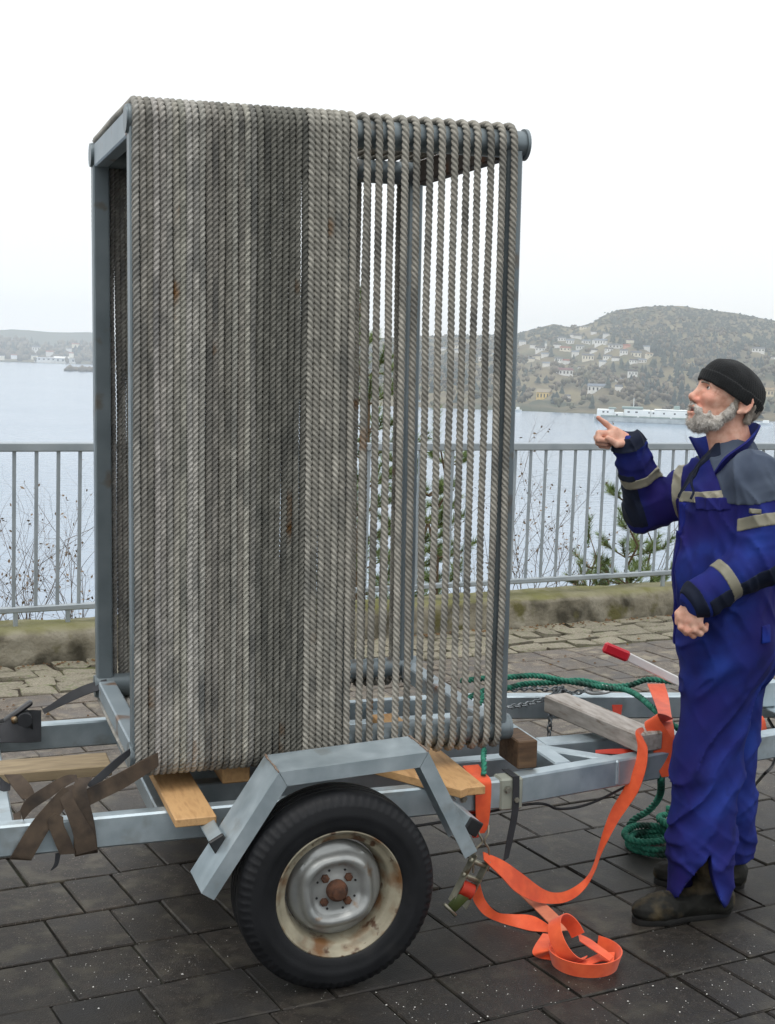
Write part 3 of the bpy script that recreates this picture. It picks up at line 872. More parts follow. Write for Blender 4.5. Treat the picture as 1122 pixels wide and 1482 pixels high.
def wheel(vc, flip=1):
    uc, wc = .52, -.2275
    f = lambda prof: [(r, a * flip) for r, a in prof]
    _sp = spin
    def spin_(prof, *a, **k): return _sp([(r * 1.018, x) for r, x in prof], *a, **k)
    root = tp('wheel', spin(f([(.15, .07), (.15, -.02)]), 48, uc, vc, wc), M_rim)
    def tm(i, t, r, a):
        if r > .262 and r < .2855:
            q = math.sin(t * 74 + (1.2 if a > 0 else 0))
            return (r - (.006 if q > .45 and abs(a) > .035 * 1 else 0), a)
        return r, a
    tprof = f([(.176, .062), (.184, .075), (.205, .082), (.235, .083), (.252, .079), (.2625, .075), (.272, .070), (.279, .062), (.2835, .050), (.2845, .036), (.278, .035), (.278, .029), (.2848, .028),
               (.285, .012), (.279, .011), (.279, .005), (.285, .004), (.285, -.012), (.279, -.013), (.279, -.019), (.2848, -.02), (.2845, -.036), (.2835, -.050), (.279, -.062), (.272, -.070), (.2625, -.075),
               (.258, -.0785), (.252, -.079), (.235, -.083), (.222, -.0838), (.219, -.0825), (.205, -.082), (.190, -.078), (.184, -.075), (.180, -.068), (.176, -.062)])
    tp('tyre', spin_(tprof, 222, uc, vc, wc, 0, tm), M_tyre, root, True, 55)
    tp('rim', spin_(f([(.178, -.062), (.184, -.068), (.184, -.073), (.180, -.075), (.174, -.071), (.171, -.063), (.166, -.058), (.157, -.056), (.153, -.052), (.150, -.040), (.147, -.02), (.142, -.004), (.140, .01)]), 72, uc, vc, wc), M_rim, root, True, 40)
    def dm(i, t, r, a):
        b = math.cos(4 * (t - .6))
        if .07 < r < .125:
            return r * (1 + .045 * b), a - flip * .006 * max(b, 0)
        return r, a
    tp('disc', spin(f([(.1405, -.006), (.138, -.016), (.132, -.024), (.124, -.027), (.117, -.030), (.112, -.037), (.106, -.046), (.098, -.052), (.090, -.052), (.083, -.046), (.077, -.037), (.071, -.032), (.060, -.031), (.040, -.033), (.028, -.036), (.0, -.036)]), 72, uc, vc, wc, .3, dm), M_disc, root, True, 50)
    tp('hub', spin(f([(.031, -.03), (.031, -.048), (.028, -.056), (.021, -.060), (.019, -.066), (.010, -.068), (.0, -.068)]), 28, uc, vc, wc), M_hub, root, True, 40)
    for i in range(4):
        a = .75 + i * math.pi / 2
        tp('wheel_bolt', spin(f([(.0125, -.03), (.0125, -.040), (.009, -.044), (.0, -.045)]), 6, uc + .049 * math.cos(a), vc, wc + .049 * math.sin(a)), M_hub, root)
    for i in range(8):
        a = .35 + i * math.pi / 4
        tp('vent_hole', spin(f([(.0036, -.0305), (.0036, -.0332), (.0, -.0332)]), 8, uc + .061 * math.cos(a), vc, wc + .061 * math.sin(a)), M_plastic, root)
    return root
wheel(-.382)
wheel(1.28, -1)
def mudguard(v0, v1, lipdir):
    pts = [Vector((.128, -.188)), Vector((.345, .137)), Vector((.785, .160)), Vector((.944, -.152))]
    segs = []
    for i in range(3):
        a, b = pts[i], pts[i + 1]
        d = (b - a).normalized(); n = Vector((-d.y, d.x))           # points up/out
        def mit(j, end):
            if 0 < j < 3:
                d0 = (pts[j] - pts[j - 1]).normalized(); d1 = (pts[j + 1] - pts[j]).normalized()
                n0, n1 = Vector((-d0.y, d0.x)), Vector((-d1.y, d1.x)); m_ = (n0 + n1).normalized()
                return m_ / m_.dot(n)
            return n
        na, nb = mit(i, 0), mit(i + 1, 1)
        sec = [(v0, 0), (v1, 0), (v1, -.030), (v1 - lipdir * .005, -.030), (v1 - lipdir * .005, -.005), (v0 + lipdir * .005, -.005), (v0 + lipdir * .005, -.042), (v0, -.042)]
        V, Fa = [], []
        for (p, nn, sh) in ((a, na, .0008), (b, nb, -.0008)):
            for (v, h) in sec:
                q = p + nn * h + d * sh
                V.append((q.x, v, q.y))
        k = len(sec)
        Fa = [(j, (j + 1) % k, k + (j + 1) % k, k + j) for j in range(k)] + [tuple(range(k))[::-1], tuple(range(k, 2 * k))]
        segs.append((V, Fa))
    root = tp('mudguard', segs[1])
    for sgm in (segs[0], segs[2]):
        tp('mudguard_plate', sgm, M_galv, root)
    return root
mg = mudguard(-.435, -.268, 1)
M_weld = material('rusty weld', [srgb(120, 92, 72), srgb(150, 140, 130)], 60, .8, .2, .6, 200)
for (u, w) in ((.345, .1375), (.785, .1605)):
    tp('weld_bead', tube([(u + rnd.uniform(-.0015, .0015), v, w + .0005) for v in np.linspace(-.433, -.270, 14)], .0032, 6, scale=[rnd.uniform(.6, 1.3) for _ in range(14)]), M_weld, mg, True)
for (u, w) in ((.22, -.118), (.27, -.118), (-.62, -.118), (1.00, -.118), (1.04, -.118), (1.19, -.10), (1.22, -.135)):
    V, Fa = lathe([(.0, -.008), (.0085, -.008), (.0095, -.005), (.0095, 0), (.014, 0), (.014, .002)], 6, 'y')
    tp('bolt', ([(x + u, y - (.0885 if u > 1.15 else .0825), z + w) for x, y, z in V], Fa), M_zincb)
mudguard(1.365, 1.198, -1)
for (u, w, ang) in ((.195, -.083, .5), (.962, -.108, -.55)):
    q = Vector((u, -.21, w))
    vf = cbox((-.022, -.21, -.022), (.022, .12, .022), .003)
    Mq = Matrix.Translation((u, -.14, w)) @ Matrix.Rotation(-ang, 4, 'Y')
    st = tp('mudguard_stay', xf(vf, Mq))
    tp('end_cap', xf(cbox((-.0235, -.222, -.0235), (.0235, -.208, .0235), .003), Mq), M_plastic, st)
# light cable sagging under the chassis
P = catmull([T(.55, -.05, -.19), T(.9, -.06, -.20), unl(775, 1160, 1, -.02) @ np.eye(3) if False else T(1.30, -.02, -.18), T(1.42, 0, -.215), T(1.55, .02, -.212), T(1.75, .06, -.16)], 8)
obj('power_cable', tube(P, .0045, 8), M_plastic, label='thin black cable sagging under the near drawbar', cat='cable')

# ---- rope-wound steel frame
FH, FD = 2.010, 1.003
frame = empty('rope_frame', MT @ Matrix.Translation((.007, 0, 0)))
tag(frame, 'tall grey steel box frame wound with natural rope standing on the trailer', 'frame')
def fp(name, vf, mat=M_frame, parent=frame, smooth=False, sharp=None):
    return obj(name, vf, mat, parent, smooth, sharp)
TR, RR = .042, .0112
TC = 2 * RR + TR
tubes = {}
for nm, v, w in (('front', TC, FH - TC), ('back', FD - TC, FH - TC), ('front', TC, TC), ('back', FD - TC, TC)):
    V, Fa = lathe([(0, 0), (TR, 0), (TR, 1.236), (0, 1.236)], 28, 'x')
    tb = fp('round_tube', ([(x, y + v, z + w) for x, y, z in V], Fa), M_frame, frame, True, 40)
    for x0, x1, rr in ((-.006, -.0005, .040), (1.2365, 1.246, .049 if (w > 1 and v < .5) else .042)):
        V, Fa = lathe([(0, x0), (rr, x0), (rr, x1), (0, x1)], 28, 'x')
        fp('end_disc', ([(x, y + v, z + w) for x, y, z in V], Fa), M_frame, tb, True, 40)
for (u, v) in ((.002, .028), (1.168, .028), (.002, FD - .09), (1.158, FD - .09)):
    fp('post', cbox((u, v, TC + .02), (u + .056, v + .062, FH - TC - .02), .005))
fp('post', cbox((.640, .034, TC + .02), (.672, .066, FH - TC - .02), .004))
M_framel = material('grey steel bar with rust streak', [(0.24, 0.295, 0.33, 1), (0.31, 0.365, 0.40, 1)], 8, .45, .2, .1, 60, bdist=.002, spots=[(srgb(120, 88, 60), 5, .63, .04, 5.0)])
for u0, mt in ((.004, M_framel), (1.165, M_rusty)):
    fp('end_bar', cbox((u0, TC + TR + .002, FH - .108), (u0 + .05, FD - TC - TR - .002, FH - .028), .005), mt)
for u0, mt in ((.004, M_framel), (1.158, M_framel)):
    fp('end_bar', cbox((u0, TC + TR + .002, .030), (u0 + .06, FD - TC - TR - .002, .092), .005), mt)
# rope turns
def rope_path(r, opened, seed):
    rs = np.random.RandomState(seed)
    c = TR + r
    o = TC - c
    seg = []
    def arc(cv, cw, a0, a1, n=10):
        for a in np.linspace(R(a0), R(a1), n):
            seg.append((cv + c * math.cos(a), cw + c * math.sin(a)))
    vb, wt = FD - TC, FH - TC
    if opened:
        arc(TC, TC, 330, 180, 14)
    else:
        arc(TC, TC, 270, 180)
    arc(TC, wt, 180, 90); arc(vb, wt, 90, 0)
    if opened:
        arc(vb, TC, 0, -150, 14)
    else:
        arc(vb, TC, 0, -90)
        seg.append(seg[0])
    S_ = np.array(seg)
    P = np.c_[np.zeros(len(S_)), S_]
    P = resample(P, .0055)
    n = len(P)
    s = np.linspace(0, 1, n)
    wob = sum(rs.uniform(-1, 1) * np.sin(2 * math.pi * (f * s + rs.rand())) for f in (1, 2, 3, 5, 8)) * .0014
    P[:, 0] += wob
    return P
def rope_mesh(r, lay, sign, opened, seed):
    V, Fa = sweep(rope_path(r, opened, seed), rope_profile(r), twist=sign * 2 * math.pi * .0055 / lay, n0=(1, 0, 0), caps=False)
    return mesh('rope_turn', V, Fa, M_rope, True)
ropes_a = [rope_mesh(.0118, .050, 1, False, s) for s in range(5)]
ropes_b = [rope_mesh(.0126, .054, -1, False, 20 + s) for s in range(3)]
ropes_c = [rope_mesh(.0120, .054, -1, True, 40 + s) for s in range(5)]
def put_rope(me, u, colr):
    o = bpy.data.objects.new('rope_turn', me); link(o, frame)
    o.location = (u, 0, 0); o.color = colr
for i in range(27):
    u = .0165 + i * (.514 - .0165) / 26 + rnd.gauss(0, .0005)
    if u < .366 + .012 * rnd.random():
        b = rnd.choice([rnd.uniform(.68, .85), rnd.uniform(.88, 1.16), rnd.uniform(.95, 1.16)]); c_ = (b, b * rnd.uniform(.97, 1.0), b * rnd.uniform(.92, 1.0), 1)
    else:
        b = rnd.uniform(.46, .58); c_ = (b, b, b * .96, 1)
    put_rope(ropes_a[i % 5], u, c_)
for i in range(6):
    b = rnd.uniform(.74, .98)
    put_rope(ropes_b[i % 3], .5335 + i * .0214, (b, b * .98, b * .94, 1))
for i, u in enumerate([.667, .707, .745, .784, .826, .867, .907, .947, .986, 1.026, 1.067, 1.107, 1.147, 1.185]):
    b = rnd.uniform(.82, .98)
    put_rope(ropes_c[i % 5], u + rnd.gauss(0, .001), (b, b * .97, b * .93, 1))

# ---- boards and timbers lying on the chassis
def onT(name, vf, mat, label, cat='plank', group=None, **k):
    return obj(name, vf, mat, M=MT.copy(), label=label, cat=cat, group=group, **k)
onT('plank', cbox((.092, -.232, -.069), (.212, .62, -.043), .003), M_pine, 'short fresh pine board sticking out under the rope left of the wheel')
onT('plank', xf(cbox((-.047, -.225, -.069), (.047, .65, -.041), .003), Matrix.Translation((1.02, .03, 0))), M_pine, 'pine board end poking out under the frame beside the orange strap')
onT('plank', xf(cbox((-.05, -.31, -.0685), (.05, .45, -.040), .003), Matrix.Translation((.855, .075, 0)) @ Matrix.Rotation(R(32), 4, 'Z')), M_pine, 'slanting pine board partly behind the right arm of the mudguard')
for u, lb in ((.30, 'pine bearer glimpsed under the dense ropes just right of the short board'), (.62, 'pine bearer under the middle of the frame behind the wheel')):
    onT('bearer', cbox((u, .115, -.068), (u + .09, .885, -.002), .004), M_pine, lb, 'plank')
onT('plank', cbox((-1.3, .365, -.092), (-.01, .512, -.055), .004), M_tanwood, 'long weathered tan plank lying along the rear of the trailer')
onT('wood_block', cbox((1.262, .0, -.066), (1.332, .16, .028), .004), M_brownwood, 'dark brown wooden block at the right foot of the frame', 'block')
onT('timber_beam', beam((1.695, .63, -.030), (1.785, .055, -.030), .105, .066, .006), M_oldwood, 'weathered grey timber beam lying across the drawbar', 'beam')
# ================================================================== straps, ropes, chain
M_orange = material('orange webbing', [srgb(226, 78, 30), srgb(242, 98, 44)], 30, .6, 0, .35, 500, sheen=.2, bdist=.001, spots=[(srgb(198, 66, 32), 6, .66, .08, 2.0)])
M_orangep = material('faded orange webbing', [srgb(206, 118, 88), srgb(220, 136, 104)], 30, .7, 0, .35, 500, bdist=.001)
M_redw = material('red orange webbing', [srgb(176, 44, 26), srgb(200, 60, 34)], 30, .6, 0, .3, 500, bdist=.001)
M_brownw = material('dirty brown webbing', [srgb(62, 52, 44), srgb(92, 78, 64)], 22, .8, 0, .4, 400, bdist=.0015, spots=[(srgb(44, 38, 34), 9, .6, .08, 2.0)])
M_blackw = material('black webbing', [(0.016, 0.018, 0.022, 1), (0.030, 0.032, 0.038, 1)], 22, .7, 0, .3, 400, bdist=.001)
M_zinc = material('zinc plated steel', [srgb(140, 138, 124), srgb(176, 172, 152)], 30, .35, .8, .1, 100, bdist=.001, spots=[(srgb(120, 92, 60), 20, .62, .05, 2.0)])
M_greenr = material('green nylon rope', [srgb(20, 92, 76), srgb(44, 128, 106), srgb(66, 150, 124)], 40, .7, 0, .5, 300, bdist=.002, spots=[(srgb(22, 58, 48), 10, .64, .07, 3.0)])
M_greenh = material('green plastic handle', [srgb(64, 76, 38), srgb(86, 98, 52)], 20, .5)
M_shackle = material('bright galvanised shackle', [srgb(200, 204, 204), srgb(226, 228, 228)], 20, .35, .4)
M_chain = material('galvanised chain', [srgb(96, 102, 106), srgb(150, 156, 160)], 60, .4, .6)

def edge(L, off=(0, 0), sc=1.0, v=None):
    """photo-space edge points (x, y, v) on local planes v -> world"""
    out = []
    for p in L:
        x, y = off[0] + p[0] / sc, off[1] + p[1] / sc
        vv = p[2] if len(p) > 2 else v
        out.append(np.array(MT @ Vector(tuple(unl(x, y, 1, vv)))))
    return out
def gedge(L, off, sc, lift=.003):
    """edge points resting on the paving, raised by an optional third number"""
    out = []
    for p in L:
        h = p[2] if len(p) > 2 else lift
        out.append(gnd(off[0] + p[0] / sc, off[1] + p[1] / sc, h))
    return out

# orange ratchet strap on the near drawbar
ratchet = empty('ratchet_strap', Matrix.Translation(T(1.12, -.09, -.28)))
tag(ratchet, 'bright orange ratchet strap hanging from the near rail onto the paving', 'strap')
def rs_(name, vf, mat, parent=ratchet, smooth=True, sharp=60, root=None):
    o = obj(name, vf, mat, None, smooth, sharp)
    o.parent = parent
    o.matrix_parent_inverse = (ratchet if root is None else root).matrix_world.inverted()
    return o
# band over the rail
V, Fa = ribbon([T(1.075, .02, -.045), T(1.075, -.03, -.055), T(1.075, -.083, -.062), T(1.075, -.092, -.09), T(1.078, -.092, -.16), T(1.085, -.09, -.215), T(1.095, -.088, -.235)],
               [T(1.13, .02, -.045), T(1.13, -.03, -.055), T(1.13, -.083, -.062), T(1.13, -.092, -.09), T(1.128, -.092, -.16), T(1.122, -.09, -.215), T(1.112, -.088, -.235)], .004, 5)
rs_('webbing', (V, Fa), M_orange)
V, Fa = ribbon([T(1.07, -.02, -.16), T(1.07, -.025, -.21), T(1.085, -.06, -.26)], [T(1.12, -.02, -.16), T(1.12, -.025, -.21), T(1.105, -.06, -.26)], .004, 5)
rs_('webbing', (V, Fa), M_redw)
# wire hook and ratchet body
hook = join(tube(catmull([T(1.085, -.09, -.21), T(1.09, -.10, -.235), T(1.10, -.10, -.26), T(1.075, -.10, -.29), T(1.072, -.10, -.36)], 5), .0035, 8),
            tube(catmull([T(1.125, -.09, -.21), T(1.12, -.10, -.235), T(1.108, -.10, -.26), T(1.125, -.10, -.29), T(1.123, -.10, -.36)], 5), .0035, 8))
rs_('hook', hook, M_zinc)
RC = Matrix.Translation(T(1.065, -.105, -.37)) @ RT.to_4x4() @ Matrix.Rotation(R(28), 4, 'Y')
plates = join(xf(cbox((-.028, -.020, -.10), (-.025, .020, .07), .001), RC), xf(cbox((.025, -.020, -.10), (.028, .020, .07), .001), RC))
rs_('ratchet_body', plates, M_zinc, sharp=30)
rs_('ratchet_bar', join(xf(cbox((-.036, -.010, .040), (.036, .010, .056), .002), RC), xf(cbox((-.036, -.009, -.012), (.036, .009, .004), .002), RC)), M_zinc)
V, Fa = lathe([(0, -.0235), (.026, -.0235), (.027, 0), (.026, .0235), (0, .0235)], 20, 'x')
rs_('spool', xf(([(x, y, z - .045) for x, y, z in V], Fa), RC), M_redw)
hm = RC @ Matrix.Translation((0, -.01, -.07)) @ Matrix.Rotation(R(-62), 4, 'X') @ Matrix.Rotation(R(25), 4, 'Y')
hd = rs_('handle', xf(cbox((-.020, -.005, -.085), (.020, .005, 0), .004), Matrix.Translation(T(1.055, -.12, -.405)) @ RT.to_4x4() @ Matrix.Rotation(R(48), 4, 'Y')), M_greenh)
rs_('handle_bar', xf(cbox((-.030, -.007, -.097), (.030, .007, -.0855), .003), Matrix.Translation(T(1.055, -.12, -.405)) @ RT.to_4x4() @ Matrix.Rotation(R(48), 4, 'Y')), M_zinc)
OF, SCL = (640, 1060), 3.74
A1 = [(222, 650, -.10), (330, 700, -.10), (430, 770, -.09), (540, 850, -.06), (620, 872, -.03), (700, 850, 0), (780, 790, .03), (820, 720, .04), (850, 620, .05), (880, 520, .05), (920, 420, .05), (985, 310, .04), (1040, 200, .03), (1062, 90, .04), (1050, 10, .05), (1062, -18, .07), (1085, -25, .09)]
B1 = [(225, 685, -.12), (320, 770, -.14), (400, 850, -.12), (500, 905, -.09), (600, 922, -.06), (690, 905, -.03), (770, 845, .0), (826, 748, .02), (855, 665, .03), (900, 570, .03), (950, 475, .03), (1000, 400, .02), (1062, 300, .0), (1100, 180, .0), (1105, 80, .02), (1085, 25, .05), (1100, 0, .09)]
EA, EB = edge(A1, OF, SCL), edge(B1, OF, SCL)
EB = [a + (b - a) * 1.14 for a, b in zip(EA, EB)]; EA = [b + (a - b) * 1.06 for a, b in zip(EA, EB)]
rs_('webbing', ribbon(EA, EB, .003, 6), M_orange)
A2 = [(205, 820, .10), (222, 880, .07), (245, 925, .04), (300, 975, .03), (380, 985, .035), (480, 992, .03), (560, 1030, .03), (640, 1095, .02)]
B2 = [(152, 845, .08), (178, 925, .04), (230, 990, .012), (310, 1028, .006), (400, 1055, .005), (480, 1075, .005), (560, 1082, .006), (610, 1092, .008)]
rs_('webbing', ribbon(gedge(A2, OF, SCL), gedge(B2, OF, SCL), .003, 6), M_orange)
rs_('webbing', ribbon(gedge([(388, 850, .03), (500, 955, .02), (620, 1078, .02)], OF, SCL), gedge([(440, 856, .03), (560, 930, .02), (705, 1068, .02)], OF, SCL), .003, 6), M_orangep)
c0 = gnd(846, 1396, 0)
def standing(a0, a1, rx, ry, cx, cy, h0, h1, n=12, lean=.0, tilt=0.0):
    A, B = [], []
    for i in range(n):
        f = i / (n - 1); a = R(a0 + (a1 - a0) * f)
        p = np.array([c0[0] + cx + rx * math.cos(a), c0[1] + cy + ry * math.sin(a), 0])
        hh = h0 + (h1 - h0) * f
        q = p + np.array([math.cos(a), math.sin(a), 0]) * lean + np.array([0, 0, .048])
        A.append(p + np.array([0, 0, .002 + hh])); B.append(q + np.array([0, 0, hh]))
    return ribbon(A, B, .003, 4)
rs_('webbing', standing(-235, 60, .098, .098, 0, 0, .0, .004, 16, .012), M_orange)
A, B = [], []
for i in range(14):
    a = R(-95 + 290 * i / 13)
    axv = np.array([.70, -.42, .58]); axv /= np.linalg.norm(axv)
    e1 = np.array([-.45, .35, .82]); e1 -= axv * (e1 @ axv); e1 /= np.linalg.norm(e1); e2 = np.cross(axv, e1)
    p = c0 + np.array([-.050, .015, .072]) + e1 * (.070 * math.cos(a)) + e2 * (.062 * math.sin(a))
    A.append(p - axv * .024); B.append(p + axv * .024)
rs_('webbing', ribbon(A, B, .003, 4), M_orange)
rs_('webbing', ribbon(gedge([(640, 1230, .004), (760, 1235, .012), (850, 1200, .02), (935, 1190, .03)], OF, SCL), gedge([(690, 1262, .004), (780, 1268, .012), (860, 1238, .02), (930, 1250, .01)], OF, SCL), .003, 5), M_orange)
rs_('webbing', ribbon(gedge([(735, 1090, .05), (800, 1120, .05), (870, 1170, .05), (930, 1215, .04)], OF, SCL), gedge([(745, 1130, .05), (790, 1160, .05), (850, 1200, .05), (905, 1240, .04)], OF, SCL), .003, 5), M_orange)
rs_('webbing', ribbon(gedge([(545, 1090, .035), (500, 1160, .03), (492, 1200, .02), (540, 1225, .004), (640, 1240, .004)], OF, SCL), gedge([(640, 1100, .03), (600, 1150, .04), (585, 1180, .04), (600, 1190, .02), (650, 1200, .004)], OF, SCL), .003, 5), M_orange)

# second orange strap wound about the drawbar and timber end
o2 = empty('lashing_strap', Matrix.Translation(T(1.95, .1, 0)))
tag(o2, 'orange strap wound round the end of the timber beam behind the legs', 'strap')
L2 = lambda A, B, m=M_orange, n=6: rs_('webbing', ribbon(edge(A), edge(B), .003, n), m, o2, root=o2)
L2([(937, 990, .50), (945, 1010, .40), (953, 1035, .20), (950, 1060, .10), (945, 1095, .06)], [(962, 990, .50), (968, 1010, .40), (972, 1036, .20), (976, 1062, .10), (975, 1118, .06)])
L2([(944, 1050, .15), (940, 1042, .11), (933, 1050, .09), (945, 1075, .07), (950, 1105, .06), (958, 1125, .05)], [(975, 1040, .15), (962, 1034, .11), (952, 1036, .09), (972, 1068, .07), (985, 1095, .06), (990, 1120, .05)])
L2([(1085, 1036, .40), (1098, 1046, .36), (1100, 1070, .33), (1085, 1095, .32), (1070, 1105, .30)], [(1090, 1030, .40), (1106, 1040, .38), (1109, 1070, .36), (1096, 1098, .35), (1075, 1106, .33)])
L2([(886, 1020, .62), (888, 1036, .60)], [(901, 1020, .62), (899, 1036, .60)], M_redw)
L2([(862, 1086, .16), (900, 1084, .14), (950, 1088, .10)], [(862, 1091, .14), (900, 1092, .12), (950, 1096, .08)], M_redw)

# black tail of webbing
bs = obj('black_webbing', join(ribbon([T(1.205, .0, -.060), T(1.205, -.080, -.060), T(1.205, -.0905, -.066), T(1.205, -.0905, -.17), T(1.190, -.092, -.26), T(1.178, -.095, -.335)],
                                     [T(1.228, .0, -.060), T(1.228, -.080, -.060), T(1.228, -.0905, -.066), T(1.228, -.0905, -.17), T(1.212, -.092, -.26), T(1.196, -.095, -.325)], .003, 6)), M_blackw,
         label='narrow black webbing tail hanging from the near rail', cat='strap')

# brown tangle of webbing on the rear of the near rail
brown = empty('tie_down_strap', Matrix.Translation(T(-.25, -.08, -.1)))
tag(brown, 'dirty brown webbing tangled round the near rail at the rear of the trailer', 'strap')
OB, SB = (0, 900), 3.117
def br(A, B, m=M_brownw, n=6):
    return rs_('webbing', ribbon(edge(A, OB, SB), edge(B, OB, SB), .004, n), m, brown, root=brown)
br([(712, 590, -.006), (640, 625, -.02), (540, 680, -.04), (430, 735, -.06), (370, 765, -.07)], [(716, 650, -.008), (640, 700, -.02), (560, 750, -.04), (470, 795, -.06), (400, 830, -.075)])
br([(585, 572, .03), (520, 620, .0), (440, 690, -.03), (390, 735, -.05)], [(588, 600, .03), (530, 655, .0), (470, 710, -.03), (420, 755, -.05)], M_blackw)
br([(350, 705, -.06), (330, 740, -.08), (325, 800, -.088), (330, 900, -.090), (335, 1045, -.089), (345, 1052, -.06)], [(420, 700, -.06), (392, 745, -.08), (400, 800, -.089), (425, 900, -.091), (440, 1020, -.089), (440, 1040, -.06)])
br([(285, 745, -.08), (215, 820, -.088), (140, 910, -.092), (60, 1040, -.093), (45, 1070, -.085)], [(335, 770, -.08), (285, 850, -.089), (220, 940, -.093), (150, 1060, -.093), (140, 1075, -.085)])
br([(268, 760, -.075), (275, 810, -.088), (300, 870, -.096), (330, 960, -.098), (345, 1050, -.095)], [(330, 735, -.075), (330, 790, -.088), (385, 890, -.096), (425, 960, -.098), (440, 1025, -.095)])
br([(245, 862, -.094), (215, 900, -.096), (240, 980, -.097), (270, 1050, -.094)], [(285, 880, -.094), (290, 920, -.096), (320, 985, -.097), (340, 1045, -.094)])
br([(90, 850, -.05), (120, 800, -.055), (200, 745, -.06), (290, 695, -.062), (345, 690, -.058)], [(105, 895, -.045), (150, 845, -.06), (225, 795, -.07), (310, 735, -.072), (350, 715, -.068)])
br([(20, 690, .05), (60, 750, .02), (100, 800, 0)], [(95, 690, .05), (140, 740, .02), (165, 800, 0)])
br([(95, 850, .0), (95, 890, -.02), (115, 905, -.04)], [(60, 870, .0), (70, 905, -.02), (100, 915, -.04)])
br([(0, 700, .02), (20, 720, .02), (45, 735, .03)], [(0, 760, .0), (20, 765, .0), (45, 760, .01)], M_blackw)
br([(250, 1045, -.085), (245, 1090, -.085), (228, 1122, -.086)], [(275, 1040, -.085), (262, 1095, -.085), (236, 1120, -.086)], M_blackw)

# black strap and ratchet at the far rear corner
bk = empty('black_ratchet_strap', Matrix.Translation(T(-.3, .93, -.04)))
tag(bk, 'black ratchet strap tying the far rear corner of the frame down', 'strap')
def kk(name, vf, m=M_blackw): return rs_(name, vf, m, bk, root=bk)
kk('webbing', ribbon(edge([(480, 260, .90), (385, 285, .93), (300, 325, .93), (230, 372, .93), (190, 395, .93)], OB, SB), edge([(480, 300, .86), (400, 325, .90), (330, 355, .91), (250, 392, .92), (200, 415, .92)], OB, SB), .004, 6))
kb = unl(18, 1050, 1, .90)
MK = MT @ Matrix.Translation(tuple(kb)) @ Matrix.Rotation(R(-12), 4, 'Y') @ Matrix.Scale(.74, 4)
kk('ratchet_body', join(xf(cbox((-.10, -.04, -.035), (.09, -.034, .035), .004), MK), xf(cbox((-.10, .034, -.035), (.09, .04, .035), .004), MK), xf(cbox((-.01, -.03, -.06), (.05, .03, -.01), .02), MK)), M_plastic)
kk('ratchet_bar', join(xf(cbox((-.16, -.05, -.01), (-.07, .02, .012), .004), MK), xf(cbox((.0, -.055, .02), (.03, .055, .05), .006), MK)), M_zinc)
V, Fa = lathe([(0, -.05), (.035, -.05), (.037, 0), (.035, .05), (0, .05)], 16, 'y')
kk('spool', xf(([(x + .06, y, z + .02) for x, y, z in V], Fa), MK))
kk('handle', xf(cbox((-.02, -.03, .03), (.14, .03, .05), .008), MK @ Matrix.Rotation(R(-22), 4, 'Y')), M_plastic)
kk('webbing', ribbon(edge([(185, 400, .93), (120, 400, .90), (60, 430, .88), (0, 470, .87)], OB, SB), edge([(185, 540, .86), (120, 545, .84), (60, 545, .83), (0, 545, .82)], OB, SB), .004, 6))

# green rope over the drawbar and on the paving
gr = empty('green_rope', Matrix.Translation(T(1.9, .6, .02)))
tag(gr, 'green twisted rope trailing over the drawbar and coiled on the paving', 'rope')
def grp(P, r=.0125): return rs_('strand', rope(catmull(P, 8), r, .05, 1, .006), M_greenr, gr, sharp=None, root=gr)
E_ = lambda L: edge(L)
grp(E_([(668, 986, .78), (700, 982, .80), (740, 980, .80), (775, 978, .80), (810, 984, .78), (845, 990, .74), (880, 996, .70), (905, 998, .62), (925, 1008, .50), (945, 1025, .38), (968, 1045, .28), (990, 1060, .25)]))
grp(E_([(676, 1012, .76), (700, 1000, .80), (735, 996, .82), (760, 990, .84), (800, 988, .82), (840, 985, .80), (880, 993, .78), (910, 992, .74), (935, 984, .70), (960, 985, .66), (990, 990, .62)]))
grp(E_([(672, 992, .74), (676, 1015, .72), (690, 1022, .72), (698, 1008, .76), (690, 1000, .78)]))
grp(E_([(701, 1085, .02), (700, 1098, -.03), (701, 1108, -.05), (700, 1122, -.07)]), .010)
gz = lambda L: [gnd(x, y, z) for x, y, z in L]
grp(list(E_([(955, 1112, .10), (957, 1130, .08)])) + [gnd(955, 1152, .19), gnd(940, 1172, .11), gnd(918, 1186, .06), gnd(911, 1198, .03), gnd(920, 1206, .015), gnd(945, 1210, .014), gnd(975, 1208, .014)], .014)
coil = []
for i in range(46):
    a = i * .42 + 1.2
    c = gnd(946, 1230, 0)
    rr = .105 + .012 * math.sin(i * .9)
    coil.append((c[0] + rr * 1.0 * math.cos(a) + .01 * math.sin(i * .13), c[1] + rr * .85 * math.sin(a), .014 + .024 * (i // 15) + .004 * math.sin(i)))
grp(coil, .0135)
coil = []
for i in range(22):
    a = i * .40
    c = gnd(985, 1195, 0)
    coil.append((c[0] + .085 * math.cos(a), c[1] + .07 * math.sin(a), .014 + .025 * (i / 16)))
grp(coil, .0135)

